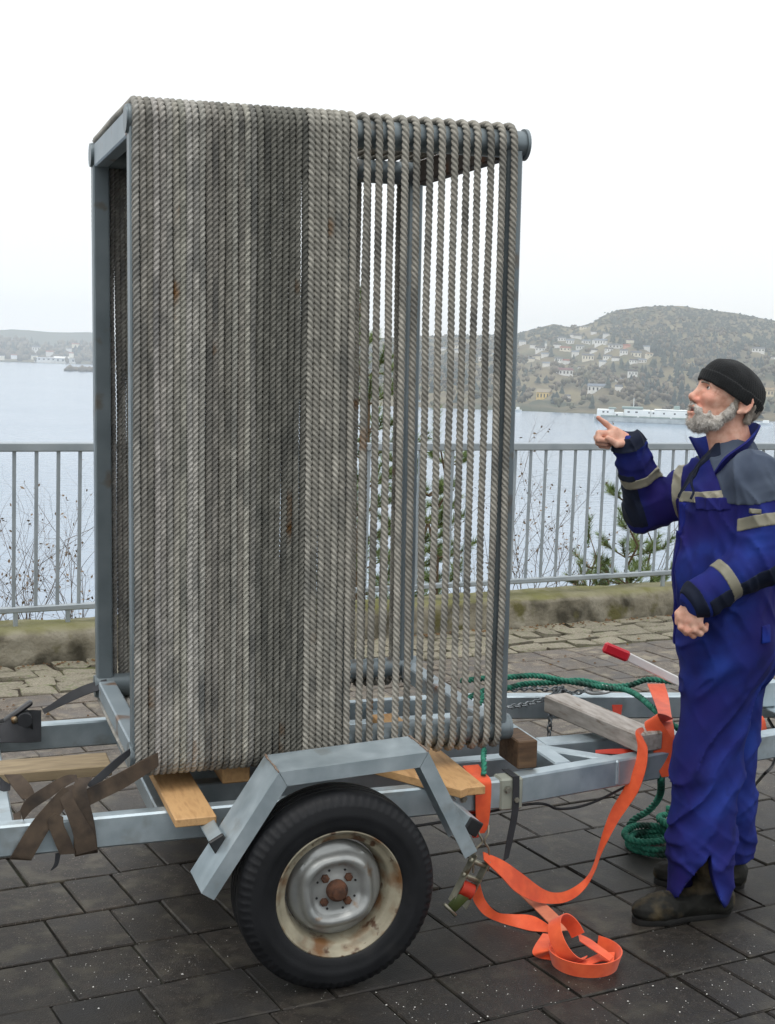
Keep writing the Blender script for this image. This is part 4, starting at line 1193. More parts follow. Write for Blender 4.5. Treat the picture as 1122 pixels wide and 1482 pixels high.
# chain with hook
ch = empty('chain', Matrix.Translation(T(1.75, .8, .03)))
tag(ch, 'grey safety chain lying over the drawbar below the green rope', 'chain')
def chain(P, link_l=.030):
    P = resample(catmull(P, 6), link_l * .72)
    Tn, N, B = frames(P)
    out = []
    for i in range(len(P)):
        a, b = (N[i], B[i]) if i % 2 else (B[i], N[i])
        ring = []
        for q in range(12):
            t = 2 * math.pi * q / 12
            ring.append(P[i] + Tn[i] * (link_l * .5 * math.cos(t)) + a * (link_l * .30 * math.sin(t)))
        ring = np.array(ring + ring[:1])
        vf = sweep(ring, circle(.0036, 5), caps=False)
        out.append((vf[0].tolist(), vf[1].tolist()))
    return join(*out)
rs_('links', chain(E_([(738, 1023, .70), (760, 1020, .74), (785, 1013, .78), (805, 1006, .80), (830, 1003, .80), (852, 999, .76)])), M_chain, ch, root=ch)
rs_('links', chain(E_([(738, 998, .86), (770, 996, .86), (800, 998, .84), (815, 994, .82), (808, 1004, .80), (800, 1008, .79)])), M_chain, ch, root=ch)
rs_('links', chain(E_([(808, 1002, .77), (798, 1015, .765), (797, 1035, .76), (795, 1062, .76)])), M_chain, ch, root=ch)
rs_('links', chain(E_([(800, 1005, .78), (812, 998, .78), (822, 1006, .78), (812, 1010, .78), (806, 998, .78), (818, 1000, .78)])), M_chain, ch, root=ch)
hk = E_([(846, 999, .75), (858, 994, .74), (875, 994, .74), (885, 998, .74), (875, 1002, .73), (858, 1003, .73), (848, 1000, .74)])
rs_('hook', tube(catmull(hk, 6), .0085, 10), M_shackle, ch, root=ch)

# black hose lying at the right
P = [gnd(1090, 1140, .02), at(1105, 1122, 5.0), at(1118, 1108, 5.1), at(1124, 1085, 5.2), at(1122, 1060, 5.25), at(1112, 1040, 5.3)]
obj('brake_cable', tube(catmull(P, 8), .006, 8), M_plastic, label='grey black cable curving down right of the legs', cat='cable')

# ================================================================== plants behind the railing
M_twig = material('bare twig bark', [srgb(84, 72, 60), srgb(118, 104, 90)], 30, .9)
M_dleaf = material('withered brown leaves', [srgb(112, 94, 76), srgb(146, 126, 104)], 4, .8)
M_needle = material('pine needles', [srgb(84, 104, 58), srgb(118, 138, 80), srgb(142, 158, 102)], 9, .7)
M_trunk = material('young pine bark', [srgb(88, 72, 54), srgb(116, 96, 74)], 30, .9, 0, .4, 80)
def leafquad(V, Fa, p, d, n, L, w):
    d = d / (np.linalg.norm(d) + 1e-9); s = np.cross(d, n); s /= np.linalg.norm(s) + 1e-9
    k = len(V)
    V += [p, p + d * L * .5 + s * w, p + d * L, p + d * L * .5 - s * w]; Fa.append((k, k + 1, k + 2, k + 3))
def shrub(base, h, nst, spread, leaves, label, seed, group=None):
    rs = np.random.RandomState(seed)
    root = empty('bare_shrub', Matrix.Translation(tuple(base))); tag(root, label, 'shrub', group)
    tubes_, LV, LF = [], [], []
    def grow(p, d, L, r, lev):
        n = 5
        pts = [p]
        for i in range(n):
            d = d + rs.normal(0, .10, 3) + np.array([0, 0, .03]); d /= np.linalg.norm(d)
            p = p + d * L / n; pts.append(p)
            if lev < 3 and i >= 1 and rs.rand() < .74:
                a = rs.normal(0, 1, 3); a -= d * np.dot(a, d); a /= np.linalg.norm(a)
                grow(p, d * .75 + a * .6, L * rs.uniform(.35, .6), r * .5, lev + 1)
            if lev >= 1 and rs.rand() < leaves * .24:
                leafquad(LV, LF, p, rs.normal(0, 1, 3) + np.array([0, 0, -.8]), rs.normal(0, 1, 3), rs.uniform(.018, .038), rs.uniform(.006, .010))
        tubes_.append(sweep(np.array(pts), circle(r, 4), scale=np.linspace(1, .4, len(pts)), caps=False))
    for i in range(nst):
        a = rs.uniform(0, 6.28)
        grow(np.array([rs.normal(0, spread), rs.normal(0, spread * .5), 0]), np.array([math.cos(a) * .22, math.sin(a) * .22, 1.0]), h * rs.uniform(.65, 1.0), .0040, 0)
    obj('stems', join(*[(v.tolist(), f.tolist()) for v, f in tubes_]), M_twig, root)
    if LV: obj('leaves', (LV, LF), M_dleaf, root)
def behind(x, t, z):                  # a spot on the bank t metres out, on the bearing of photo column x
    d = hdir(x); n = np.array([-math.sin(TH), math.cos(TH)])
    D = t / np.dot(d, n)
    return np.array([d[0] * D, d[1] * D, z])
shrub(behind(20, 8.6, -.5), 1.02, 7, .16, .30, 'bare brown shrub behind the railing at the far left', 1)
shrub(behind(62, 8.5, -.5), 1.2, 6, .10, .32, 'tallest leafless shrub behind the left railing', 2)
shrub(behind(102, 8.7, -.5), 1.02, 6, .12, .30, 'bare shrub behind the railing against the frame', 3)
shrub(behind(-40, 8.8, -.5), 1.0, 6, .16, .3, 'bare shrub just left of the leftmost one', 4)
shrub(behind(765, 8.7, -.5), 1.42, 7, .12, .40, 'tall twiggy shrub with withered leaves right of the frame', 5)
shrub(behind(805, 8.9, -.5), 1.15, 7, .14, .40, 'lower withered shrub between the frame and the pine sapling', 6)
shrub(behind(700, 9.0, -.5), 1.1, 5, .14, .4, 'withered shrub seen through the last open rope turns', 7)
shrub(behind(985, 9.2, -.5), 1.4, 4, .10, .15, 'thin bare shrub behind the chest of the pointing person', 8)

def pine(base, h, rad, label, seed, dens=1.0):
    rs = np.random.RandomState(seed)
    root = empty('pine_sapling', Matrix.Translation(tuple(base))); tag(root, label, 'pine')
    pts = np.array([(rs.normal(0, .012) * i, rs.normal(0, .012) * i, h * i / 8) for i in range(9)])
    vf = sweep(pts, circle(.020 * h / 2, 7), scale=np.linspace(1, .25, 9), caps=False)
    obj('trunk', (vf[0].tolist(), vf[1].tolist()), M_trunk, root, True)
    BT, NV, NF = [], [], []
    def brush(p, q, L0):
        d = q - p; Lb = np.linalg.norm(d); d = d / Lb
        n = int(Lb * 760 * dens)
        if n < 1: return
        c = p + d * (Lb * rs.rand(n, 1) ** .8)
        a = rs.normal(0, 1, (n, 3)); a -= (a @ d)[:, None] * d; a /= np.linalg.norm(a, axis=1)[:, None] + 1e-9
        dd = d * rs.uniform(.55, 1.1, (n, 1)) + a * .75 + np.array([0, 0, .2]); dd /= np.linalg.norm(dd, axis=1)[:, None]
        e = np.cross(dd, rs.normal(0, 1, (n, 3))); e *= .0024 / (np.linalg.norm(e, axis=1)[:, None] + 1e-9)
        t = c + dd * (L0 * rs.uniform(.7, 1.2, (n, 1)))
        k = sum(len(v) for v in NV)
        NV.append(np.stack([c - e, c + e, t], 1).reshape(-1, 3)); NF.append(k + np.arange(3 * n).reshape(-1, 3))
    nw = max(4, int(h / .26))
    for w in range(nw):
        z = h * (.16 + .8 * w / nw)
        nb = rs.randint(4, 7)
        a0 = rs.uniform(0, 6.28)
        Lb = rad * (1.0 - .72 * w / nw) * rs.uniform(.8, 1.15)
        for b in range(nb):
            a = a0 + b * 6.283 / nb + rs.normal(0, .25)
            L = Lb * rs.uniform(.6, 1.1)
            p0 = np.array([0, 0, z]) + pts[min(8, int(8 * z / h))] * np.array([1, 1, 0])
            p1 = p0 + np.array([math.cos(a) * L * .6, math.sin(a) * L * .6, L * rs.uniform(.12, .35)])
            p2 = p1 + np.array([math.cos(a) * L * .4, math.sin(a) * L * .4, L * rs.uniform(.25, .5)])
            BT.append(sweep(np.array([p0, p1, p2]), circle(.007, 4), scale=[1, .7, .4], caps=False))
            brush(p0 + (p1 - p0) * .45, p1, .06); brush(p1, p2, .075)
            for sgn in (-1, 1):
                if rs.rand() < .8:
                    q = p1 + np.array([math.cos(a + sgn * .8), math.sin(a + sgn * .8), .5]) * L * .35
                    BT.append(sweep(np.array([p1, q]), circle(.004, 4), caps=False)); brush(p1, q, .07)
    brush(np.array([0, 0, h * .9]) + pts[8] * np.array([1, 1, 0]), pts[8] + np.array([0, 0, .12]), .08)
    obj('branches', join(*[(v.tolist(), f.tolist()) for v, f in BT]), M_trunk, root)
    obj('needles', (np.vstack(NV), np.vstack(NF)), M_needle, root)
pine(behind(918, 8.9, -.75), 1.75, .50, 'young pine behind the railing below the pointing arm', 1)
pine(behind(868, 9.1, -.95), 1.35, .42, 'shorter young pine left of the one below the arm', 2)
pine(behind(965, 9.4, -.95), 1.6, .45, 'young pine behind the railing nearest the front of the body', 5)
pine(behind(645, 9.0, -.75), 2.05, .42, 'young pine seen through the widely spaced rope turns', 3)
pine(behind(530, 9.3, -.75), 2.95, .60, 'tallest young pine showing through ropes by the middle post', 4)
pine(behind(600, 9.9, -1.2), 2.6, .5, 'young pine just right of the back post of the frame', 6)
# ================================================================== the pointing person (distance-field modelling, polygonised)
class Field:
    def __init__(s, xs, ys, zs):
        s.ax = [np.asarray(a, np.float32) for a in (xs, ys, zs)]
        s.F = np.full([len(a) for a in s.ax], 1.0, np.float32)
    def sub(s, lo, hi, pad):
        sl, g = [], []
        for a, l, h in zip(s.ax, lo, hi):
            i0 = max(int(np.searchsorted(a, l - pad)) - 1, 0); i1 = min(int(np.searchsorted(a, h + pad)) + 1, len(a))
            if i1 - i0 < 1: return None, None
            sl.append(slice(i0, i1)); g.append(a[i0:i1])
        return tuple(sl), (g[0][:, None, None], g[1][None, :, None], g[2][None, None, :])
    def put(s, lo, hi, fn, k, mode='u'):
        sl, g = s.sub(lo, hi, k + .035)
        if sl is None: return
        d = fn(*g).astype(np.float32); a = s.F[sl]
        if mode == 'u':
            h = np.maximum(k - np.abs(a - d), 0) / k
            s.F[sl] = np.minimum(a, d) - h * h * k * .25
        else:                                    # carve
            d = -d
            h = np.maximum(k - np.abs(a - d), 0) / k
            s.F[sl] = np.maximum(a, d) + h * h * k * .25
    def cone(s, a, b, ra, rb, k=.02, mode='u'):
        a, b = np.asarray(a, float), np.asarray(b, float)
        ba = b - a; L2 = float(ba @ ba) + 1e-12
        R_ = max(ra, rb)
        def fn(X, Y, Z):
            px, py, pz = X - a[0], Y - a[1], Z - a[2]
            t = np.clip((px * ba[0] + py * ba[1] + pz * ba[2]) / L2, 0, 1)
            return np.sqrt((px - ba[0] * t) ** 2 + (py - ba[1] * t) ** 2 + (pz - ba[2] * t) ** 2) - (ra + (rb - ra) * t)
        s.put(np.minimum(a, b) - R_, np.maximum(a, b) + R_, fn, k, mode)
    def ell(s, c, r, Rm=None, k=.02, mode='u'):
        c = np.asarray(c, float); r = np.asarray(r, float)
        Rm = np.eye(3) if Rm is None else np.asarray(Rm)
        m = float(r.max())
        def fn(X, Y, Z):
            p = (X - c[0], Y - c[1], Z - c[2])
            q = [(p[0] * Rm[0, i] + p[1] * Rm[1, i] + p[2] * Rm[2, i]) for i in range(3)]
            k0 = np.sqrt(sum((q[i] / r[i]) ** 2 for i in range(3)))
            k1 = np.sqrt(sum((q[i] / r[i] ** 2) ** 2 for i in range(3))) + 1e-6
            return k0 * (k0 - 1) / k1
        s.put(c - m, c + m, fn, k, mode)
    def grid(s):
        return s.ax[0][:, None, None], s.ax[1][None, :, None], s.ax[2][None, None, :]
    def band(s, th=.03):
        idx = np.nonzero(np.abs(s.F) < th)
        return idx, s.ax[0][idx[0]], s.ax[1][idx[1]], s.ax[2][idx[2]]
    def mesh(s, smooth=1):
        F = s.F; nx, ny, nz = F.shape
        I = F < 0
        c = [I[:-1, :-1, :-1], I[1:, :-1, :-1], I[:-1, 1:, :-1], I[1:, 1:, :-1], I[:-1, :-1, 1:], I[1:, :-1, 1:], I[:-1, 1:, 1:], I[1:, 1:, 1:]]
        n = sum(q.astype(np.int8) for q in c)
        act = (n > 0) & (n < 8)
        ii, jj, kk_ = np.nonzero(act)
        ids = np.full(act.shape, -1, np.int64); ids[ii, jj, kk_] = np.arange(len(ii))
        P = np.zeros((len(ii), 3)); C = np.zeros(len(ii))
        ijk = (ii, jj, kk_)
        for ax in range(3):
            o1, o2 = [q for q in range(3) if q != ax]
            for d1 in (0, 1):
                for d2 in (0, 1):
                    a = [ii, jj, kk_]; a = [v.copy() for v in a]
                    a[o1] = a[o1] + d1; a[o2] = a[o2] + d2
                    b = [v.copy() for v in a]; b[ax] = b[ax] + 1
                    fa, fb = F[tuple(a)], F[tuple(b)]
                    m = (fa < 0) != (fb < 0)
                    t = np.where(m, fa / np.where(m, fa - fb, 1), 0)
                    pos = [s.ax[q][a[q]].astype(float) for q in range(3)]
                    pos[ax] = pos[ax] + t * (s.ax[ax][b[ax]] - s.ax[ax][a[ax]])
                    for q in range(3): P[:, q] += np.where(m, pos[q], 0)
                    C += m
        P /= np.maximum(C, 1)[:, None]
        Q = []
        for ax in range(3):
            o1, o2 = [q for q in range(3) if q != ax]
            lo = [slice(None)] * 3; hi = [slice(None)] * 3
            lo[ax] = slice(0, -1); hi[ax] = slice(1, None)
            for q in (o1, o2): lo[q] = slice(1, -1); hi[q] = slice(1, -1)
            A, B = I[tuple(lo)], I[tuple(hi)]
            e = np.nonzero(A != B)
            inside = A[e]
            base = [e[0].copy(), e[1].copy(), e[2].copy()]
            base[o1] = base[o1] + 1; base[o2] = base[o2] + 1
            def cell(d1, d2):
                b = [v.copy() for v in base]; b[o1] = b[o1] - d1; b[o2] = b[o2] - d2
                return ids[tuple(b)]
            q = np.stack([cell(1, 1), cell(0, 1), cell(0, 0), cell(1, 0)], 1)
            flip = inside if ax != 1 else ~inside
            q[~flip] = q[~flip][:, ::-1]
            Q.append(q)
        Q = np.vstack(Q)
        Q = Q[(Q >= 0).all(1)]
        for _ in range(smooth):
            S_ = np.zeros_like(P); N_ = np.zeros(len(P))
            for a in range(4):
                for b in ((a + 1) % 4,):
                    np.add.at(S_, Q[:, a], P[Q[:, b]]); np.add.at(N_, Q[:, a], 1)
                    np.add.at(S_, Q[:, b], P[Q[:, a]]); np.add.at(N_, Q[:, b], 1)
            P = P * .5 + .5 * S_ / np.maximum(N_, 1)[:, None]
        return P, Q

def axis(lo, hi, h, fine=()):
    """coordinates from lo to hi at step h, with finer steps inside each (a, b, step)"""
    out = [lo]
    while out[-1] < hi:
        st = h
        for a, b, f in fine:
            if a <= out[-1] < b: st = min(st, f)
            elif out[-1] < a < out[-1] + st: st = max(a - out[-1], f)
        out.append(out[-1] + st)
    return np.array(out)

_tab = np.random.RandomState(5).rand(4096).astype(np.float32)
def vnoise(x, y, z):
    xi, yi, zi = np.floor(x).astype(np.int64), np.floor(y).astype(np.int64), np.floor(z).astype(np.int64)
    fx, fy, fz = x - xi, y - yi, z - zi
    fx, fy, fz = [f * f * (3 - 2 * f) for f in (fx, fy, fz)]
    h = lambda i, j, k: _tab[(i * 73856093 ^ j * 19349663 ^ k * 83492791) & 4095]
    r = 0
    for dx in (0, 1):
        for dy in (0, 1):
            for dz in (0, 1):
                r = r + h(xi + dx, yi + dy, zi + dz) * np.where(dx, fx, 1 - fx) * np.where(dy, fy, 1 - fy) * np.where(dz, fz, 1 - fz)
    return r

# joints, from photo column / row and depth
J = dict(
    hipL=at(1052, 932, 4.46), kneeL=at(1025, 1108, 4.425), hemL=at(1011, 1283, 4.385),
    hipR=at(1062, 932, 4.63), kneeR=at(1050, 1100, 4.66), hemR=at(1046, 1243, 4.68),
    waistL=at(1049, 830, 4.485), waistR=at(1051, 830, 4.615),
    chestL=at(1064, 728, 4.48), chestR=at(1052, 728, 4.63),
    shL=at(1092, 694, 4.385), shR=at(1030, 692, 4.715),
    elL=at(1112, 806, 4.325), wrL=at(1012, 866, 4.285),
    elR=at(938, 738, 4.80), wrR=at(912, 645, 4.715),
    neck=at(1062, 655, 4.56))
# head axes: looking left and up
_f = np.array([-.985, -.17, 0]); _f /= np.linalg.norm(_f)
hf = _f * math.cos(R(20)) + np.array([0, 0, math.sin(R(20))])
hl = np.array([-_f[1], _f[0], 0]); hl = np.array([_f[1] * -1, _f[0], 0])
if hl[1] > 0: hl = -hl
hu = np.cross(hl, hf); hu = hu if hu[2] > 0 else -hu
HC = at(1050, 578, 4.56)
HM = np.stack([hf, hl, hu], 1)
def hp(f, l, u): return HC + hf * f + hl * l + hu * u

def lerp(a, b, t): return a + (b - a) * t

def limb(F, pts, rad, k=.02, shrink=0.0):
    for i in range(len(pts) - 1):
        F.cone(pts[i], pts[i + 1], rad[i] - shrink, rad[i + 1] - shrink, k)

def hand_right(F):
    q = lambda x, y, Y: at(x, y, Y)
    F.cone(q(914, 643, 4.715), q(889, 626, 4.702), .026, .0215, .012)
    F.cone(q(914, 644, 4.715), q(887, 639, 4.722), .026, .0195, .012)
    F.cone(q(908, 642, 4.70), q(888, 633, 4.70), .024, .018, .012)
    F.ell(q(883, 634, 4.703), (.030, .030, .022), None, .012)
    for pts, r in (([(889, 623, 4.70), (877, 613, 4.698), (866, 604.5, 4.692)], (.0112, .0098, .0076)),
                   ([(886, 627, 4.692), (867, 627, 4.684), (866, 636, 4.674), (879, 638, 4.670)], (.0112, .0108, .0102, .009)),
                   ([(885, 633, 4.706), (864, 633, 4.700), (866, 641, 4.688), (878, 643, 4.684)], (.0112, .0105, .0098, .009)),
                   ([(887, 640, 4.724), (868, 638.5, 4.718), (870, 645, 4.706), (881, 647, 4.702)], (.0102, .0095, .0090, .008)),
                   ([(908, 641, 4.69), (893, 643, 4.668), (880, 634, 4.658)], (.0150, .0118, .0090))):
        for i in range(len(pts) - 1):
            F.cone(q(*pts[i]), q(*pts[i + 1]), r[i], r[i + 1], .0045)
def hand_left(F):
    q = lambda x, y, Y: at(x, y, Y)
    F.cone(q(1008, 868, 4.287), q(990, 895, 4.290), .026, .021, .012)
    F.cone(q(1010, 868, 4.285), q(1000, 898, 4.276), .026, .021, .012)
    F.cone(q(1012, 868, 4.285), q(1009, 897, 4.272), .025, .020, .012)
    for pts, r in (([(987, 893, 4.290), (986, 908, 4.282), (994, 916, 4.288), (1001, 911, 4.300)], (.0112, .0106, .0098, .0085)),
                   ([(995, 897, 4.278), (995, 913, 4.268), (1004, 920, 4.276), (1010, 914, 4.290)], (.0114, .0108, .0100, .0085)),
                   ([(1003, 897, 4.270), (1006, 912, 4.260), (1014, 917, 4.268), (1018, 910, 4.283)], (.0110, .0104, .0096, .008)),
                   ([(1010, 894, 4.268), (1015, 906, 4.260), (1021, 911, 4.267), (1023, 904, 4.280)], (.0100, .0094, .0088, .0075)),
                   ([(994, 877, 4.300), (982, 888, 4.303), (981, 901, 4.300)], (.0150, .0118, .0095))):
        for i in range(len(pts) - 1):
            F.cone(q(*pts[i]), q(*pts[i + 1]), r[i], r[i + 1], .0045)

def make_body():
    bx = Field(axis(.67, 1.36, .016, [(.685, 1.24, .0034)]), axis(4.18, 4.98, .016, [(4.20, 4.33, .0036), (4.44, 4.76, .0032)]),
               axis(.03, 1.86, .018, [(.94, 1.12, .0034), (1.46, 1.86, .0032)]))
    sh = .030
    limb(bx, [J['hipL'], J['kneeL'], lerp(J['kneeL'], J['hemL'], .8)], (.115, .090, .072), .03, sh)
    limb(bx, [J['hipR'], J['kneeR'], lerp(J['kneeR'], J['hemR'], .8)], (.115, .090, .072), .03, sh)
    limb(bx, [J['hipL'], J['waistL'], J['chestL']], (.135, .135, .14), .05, sh)
    limb(bx, [J['hipR'], J['waistR'], J['chestR']], (.135, .135, .14), .05, sh)
    bx.cone(J['shL'], J['shR'], .075 - sh * .5, .075 - sh * .5, .05)
    limb(bx, [J['shL'], J['elL'], J['wrL']], (.080, .068, .058), .03, sh)
    limb(bx, [J['shR'], J['elR'], J['wrR']], (.080, .068, .058), .03, sh)
    # neck and head
    bx.cone(J['neck'] + np.array([.01, 0, -.03]), hp(-.028, 0, -.045), .066, .056, .03)
    bx.cone(hp(.020, 0, -.075), J['neck'] + np.array([-.045, 0, .0]), .028, .030, .03)
    bx.ell(hp(-.015, 0, .028), (.106, .078, .094), HM, .02)
    bx.cone(hp(.042, 0, .0), hp(.046, 0, -.055), .057, .046, .025)
    bx.ell(hp(.028, 0, -.070), (.060, .054, .044), HM, .02)
    bx.ell(hp(.068, 0, -.100), (.026, .026, .022), HM, .02)
    for s in (-1, 1):
        bx.ell(hp(.060, s * .036, -.024), (.030, .024, .022), HM, .018)
        bx.cone(hp(.0915, s * .006, .0215), hp(.080, s * .040, .020), .0105, .009, .010)
        bx.ell(hp(.0990, s * .0330, .0080), (.025, .0175, .0105), HM, .007, 'c')
        bx.cone(hp(.1035, s * .0125, -.041), hp(.094, s * .0155, -.040), .0078, .0085, .006)
        bx.ell(hp(.1085, s * .0070, -.0475), (.0042, .0036, .0030), HM, .003, 'c')
        # eyelids
        bx.cone(hp(.0870, s * .021, .0140), hp(.0765, s * .0455, .0120), .0036, .0034, .004)
        bx.cone(hp(.0856, s * .021, .0030), hp(.0750, s * .0455, .0040), .0030, .0028, .004)
        bx.cone(hp(.0790, s * .024, -.016), hp(.070, s * .046, -.012), .0040, .0040, .008)
        for q in range(3):
            bx.cone(hp(.066, s * .0535, .010 - .005 * q), hp(.050, s * .0640, .014 - .009 * q), .0014, .0012, .002, 'c')
        bx.cone(hp(.090, s * .024, -.046), hp(.076, s * .038, -.058), .0022, .0018, .004, 'c')
        # ears
        bx.ell(hp(-.036, s * .079, -.004), (.019, .0085, .031), np.stack([hf * .95 + hl * s * -.3, hl * s * .95 + hf * .3, hu], 1), .006)
        bx.ell(hp(-.032, s * .0885, -.001), (.0095, .0065, .017), HM, .004, 'c')
        pr = [hp(-.036 + .0185 * math.cos(a) - .005 * math.sin(a), s * (.0835 + .004 * (1 - math.cos(a))), -.003 + .029 * math.sin(a)) for a in np.linspace(.1, 4.0, 9)]
        for i in range(8): bx.cone(pr[i], pr[i + 1], .0042, .0042, .003)
        bx.ell(hp(-.026, s * .084, -.031), (.0085, .005, .0095), HM, .005)
    bx.cone(hp(.0915, 0, .012), hp(.1065, 0, -.028), .0095, .0110, .010)
    bx.ell(hp(.1105, 0, -.0335), (.0128, .0128, .0115), HM, .008)
    bx.cone(hp(.0975, -.014, -.062), hp(.0975, .014, -.062), .0065, .0065, .006)
    bx.cone(hp(.0945, -.013, -.083), hp(.0945, .013, -.083), .0075, .0075, .006)
    bx.ell(hp(.1010, 0, -.0725), (.020, .0185, .0085), HM, .004, 'c')
    hand_right(bx); hand_left(bx)
    bx.cone(J['wrR'] + (J['elR'] - J['wrR']) * .25, at(912, 643, 4.715), .030, .026, .01)
    bx.cone(J['wrL'] + (J['elL'] - J['wrL']) * .25, at(1009, 869, 4.286), .030, .026, .01)
    return bx.mesh(1)

def skin_material():
    m = material('weathered skin', [srgb(202, 148, 126), srgb(222, 172, 150), srgb(234, 192, 170)], 40, .52, 0, .5, 300, sss=.05, bdist=.0012, offset=False,
                 spots=[(srgb(216, 144, 124), 14, .60, .14, 3.0)])
    return m
M_skin = skin_material()
P, Q = make_body()
person = obj('person', (P, Q), M_skin, smooth=True, label='bearded person in blue coverall and black knit cap pointing at the frame', cat='person')

# ---- coverall
M_blue = material('royal blue work cloth', [srgb(25, 33, 92), srgb(31, 46, 118), srgb(40, 66, 150)], 6, .85, 0, .35, 900, spec=.15, bdist=.0008, offset=False, spots=[(srgb(36, 31, 96), 3.2, .52, .16, 4.0), (srgb(24, 28, 80), 9, .64, .10, 8.0)])
M_blued = material('indigo trouser cloth', [srgb(26, 22, 86), srgb(28, 34, 112), srgb(24, 56, 148)], 6, .78, 0, .35, 900, spec=.15, bdist=.0008)
M_navy = material('navy work cloth', [srgb(20, 26, 42), srgb(30, 38, 58)], 8, .8, 0, .3, 900, spec=.2, bdist=.0008)
M_grey = material('slate grey yoke cloth', [srgb(66, 76, 94), srgb(84, 94, 110)], 8, .8, 0, .3, 900, spec=.2, bdist=.0008)
M_refl = material('dull reflective tape', [srgb(120, 118, 104), srgb(146, 142, 124)], 14, .45, .1, .1, 400, bdist=.0006)

SLV = {'L': ([J['shL'], J['elL'], J['wrL']], (.083, .071, .050)), 'R': ([J['shR'], J['elR'], J['wrR']], (.076, .068, .049))}
def ridge(n, p=3.0):
    return (1 - np.abs(2 * n - 1)) ** p
def folds(x, y, z):
    """cloth relief: long slanting creases on the legs, drapes on the trunk, rings on the sleeves"""
    leg = np.clip((.98 - z) / .14, 0, 1)
    wx = (vnoise(x * 6, y * 6, z * 6) - .5) * .9; wz = (vnoise(x * 6 + 31, y * 6, z * 6 + 7) - .5) * .9
    # slanting axis: a runs along the crease, b across it
    a1, b1 = x * .62 + z * .78, -x * .78 + z * .62
    a2, b2 = -x * .50 + z * .86, x * .86 + z * .50
    r1 = ridge(vnoise(a1 * 4.5 + wx, y * 5.0, b1 * 21 + wz), 4)
    r2 = ridge(vnoise(a2 * 4.5 + 17 + wz, y * 5.0, b2 * 24 + wx), 4)
    r3 = ridge(vnoise(x * 16 + wx, y * 14, z * 3.6 + wz), 4)
    low = vnoise(x * 7 + 3, y * 7, z * 5) - .5
    hemz = np.clip((.50 - z) / .32, 0, 1)
    stack = ridge(vnoise(x * 5 + wx, y * 5, z * 24 + x * 14 + wz * 1.5), 3) * hemz
    lo = (r1 * 1.0 + r2 * .22 - .30) * .0165 + low * .014 + (stack - .3 * hemz) * .010
    up = (r3 * .60 + r2 * .75 - .28) * .0160 + low * .014
    arm = np.zeros_like(x)
    for sd in 'LR':
        pts, _ = SLV[sd]
        for k in range(2):
            p0, p1 = pts[k], pts[k + 1]
            d = p1 - p0; L = np.linalg.norm(d); d = d / L
            t = (x - p0[0]) * d[0] + (y - p0[1]) * d[1] + (z - p0[2]) * d[2]
            q = np.sqrt(np.maximum((x - p0[0]) ** 2 + (y - p0[1]) ** 2 + (z - p0[2]) ** 2 - t * t, 0))
            w = np.clip(1.35 - q / .085, 0, 1) * np.clip(t / .04 + .4, 0, 1) * np.clip((L - t) / .04 + .8, 0, 1)
            rr = ridge(vnoise(t * 21 + 40 * k + wx * 1.4, x * 6 + z * 4, y * 5), 3)
            arm = np.maximum(arm, 0) + (rr - .35) * .017 * np.clip(w, 0, 1)
    return -(up * (1 - leg) + lo * leg) * 1.0 - arm
def cover(F, grow=0.0, arms=True, rest=True):
    if rest:
        limb(F, [J['hipL'], J['kneeL'], J['hemL'] + np.array([0, 0, .015])], (.126, .110, .112), .03)
        limb(F, [J['hipR'], J['kneeR'], J['hemR'] + np.array([0, 0, .015])], (.120, .100, .096), .03)
        limb(F, [J['hipL'], J['waistL'], J['chestL']], (.142, .136, .134), .06)
        limb(F, [J['hipR'], J['waistR'], J['chestR']], (.142, .136, .134), .06)
        F.cone(J['shL'] + np.array([-.01, .02, .01]), J['shR'] + np.array([.01, -.02, .01]), .074, .072, .05)
        F.cone(at(1030, 745, 4.55), at(1034, 930, 4.54), .096, .122, .06)
        F.cone(at(1072, 770, 4.55), at(1068, 940, 4.54), .118, .116, .06)
        F.cone(J['neck'] + np.array([.0, 0, -.05]), J['neck'] + np.array([.0, 0, -.005]), .10, .074, .04)
        F.cone(at(1108, 905, 4.50), at(1104, 945, 4.50), .025, .025, .03)
    if arms:
        for sd in 'LR':
            limb(F, SLV[sd][0], SLV[sd][1], .035)
    for sd in 'LR':                      # open the sleeve ends flat, and the trouser legs
        pts = SLV[sd][0]
        d = (pts[2] - pts[1]); d /= np.linalg.norm(d)
        c = pts[2] + d * .062
        F.ell(c + d * .03, (.052, .052, .052), None, .004, 'c')
    idx, x, y, z = F.band(.022)
    F.F[idx] += folds(x.astype(float), y.astype(float), z.astype(float)).astype(np.float32) - grow
    # hems cut level, with the open side zip above the near boot as a wedge through its near side
    X, Y, Z = F.grid()
    hz = np.where(Y < 4.535, .047 + .10 * np.maximum(X - 1.02, 0) + 0 * Z, .105)
    F.F = np.maximum(F.F, (hz - Z).astype(np.float32))
    ap, b0, b1 = at(1030, 1236, 4.28), at(976, 1325, 4.28), at(1056, 1325, 4.28)
    t = np.clip((ap[2] - Z) / (ap[2] - b0[2]), -.2, 1.4)
    xl = ap[0] + (b0[0] - ap[0]) * t - .012 * np.sin(np.clip(t, 0, 1) * 3.14); xr = ap[0] + (b1[0] - ap[0]) * t ** 2 * np.sign(t)
    wedge = np.maximum(np.maximum(xl - X, X - xr), np.maximum(Z - ap[2], Y - 4.425))
    F.F = np.maximum(F.F, -wedge.astype(np.float32))
    return F
def grid3(lo, hi, h):
    return Field(*[np.arange(a - 2 * h, b + 2 * h, h) for a, b in zip(lo, hi)])
cv = cover(grid3((.77, 4.15, .03), (1.36, 4.95, 1.60), .0058))
P, Q = cv.mesh(2)
me = mesh('coverall', P, Q, M_blue, True)
cz = P[Q].mean(1)[:, 2]

coverall = obj('coverall', me, None, person)

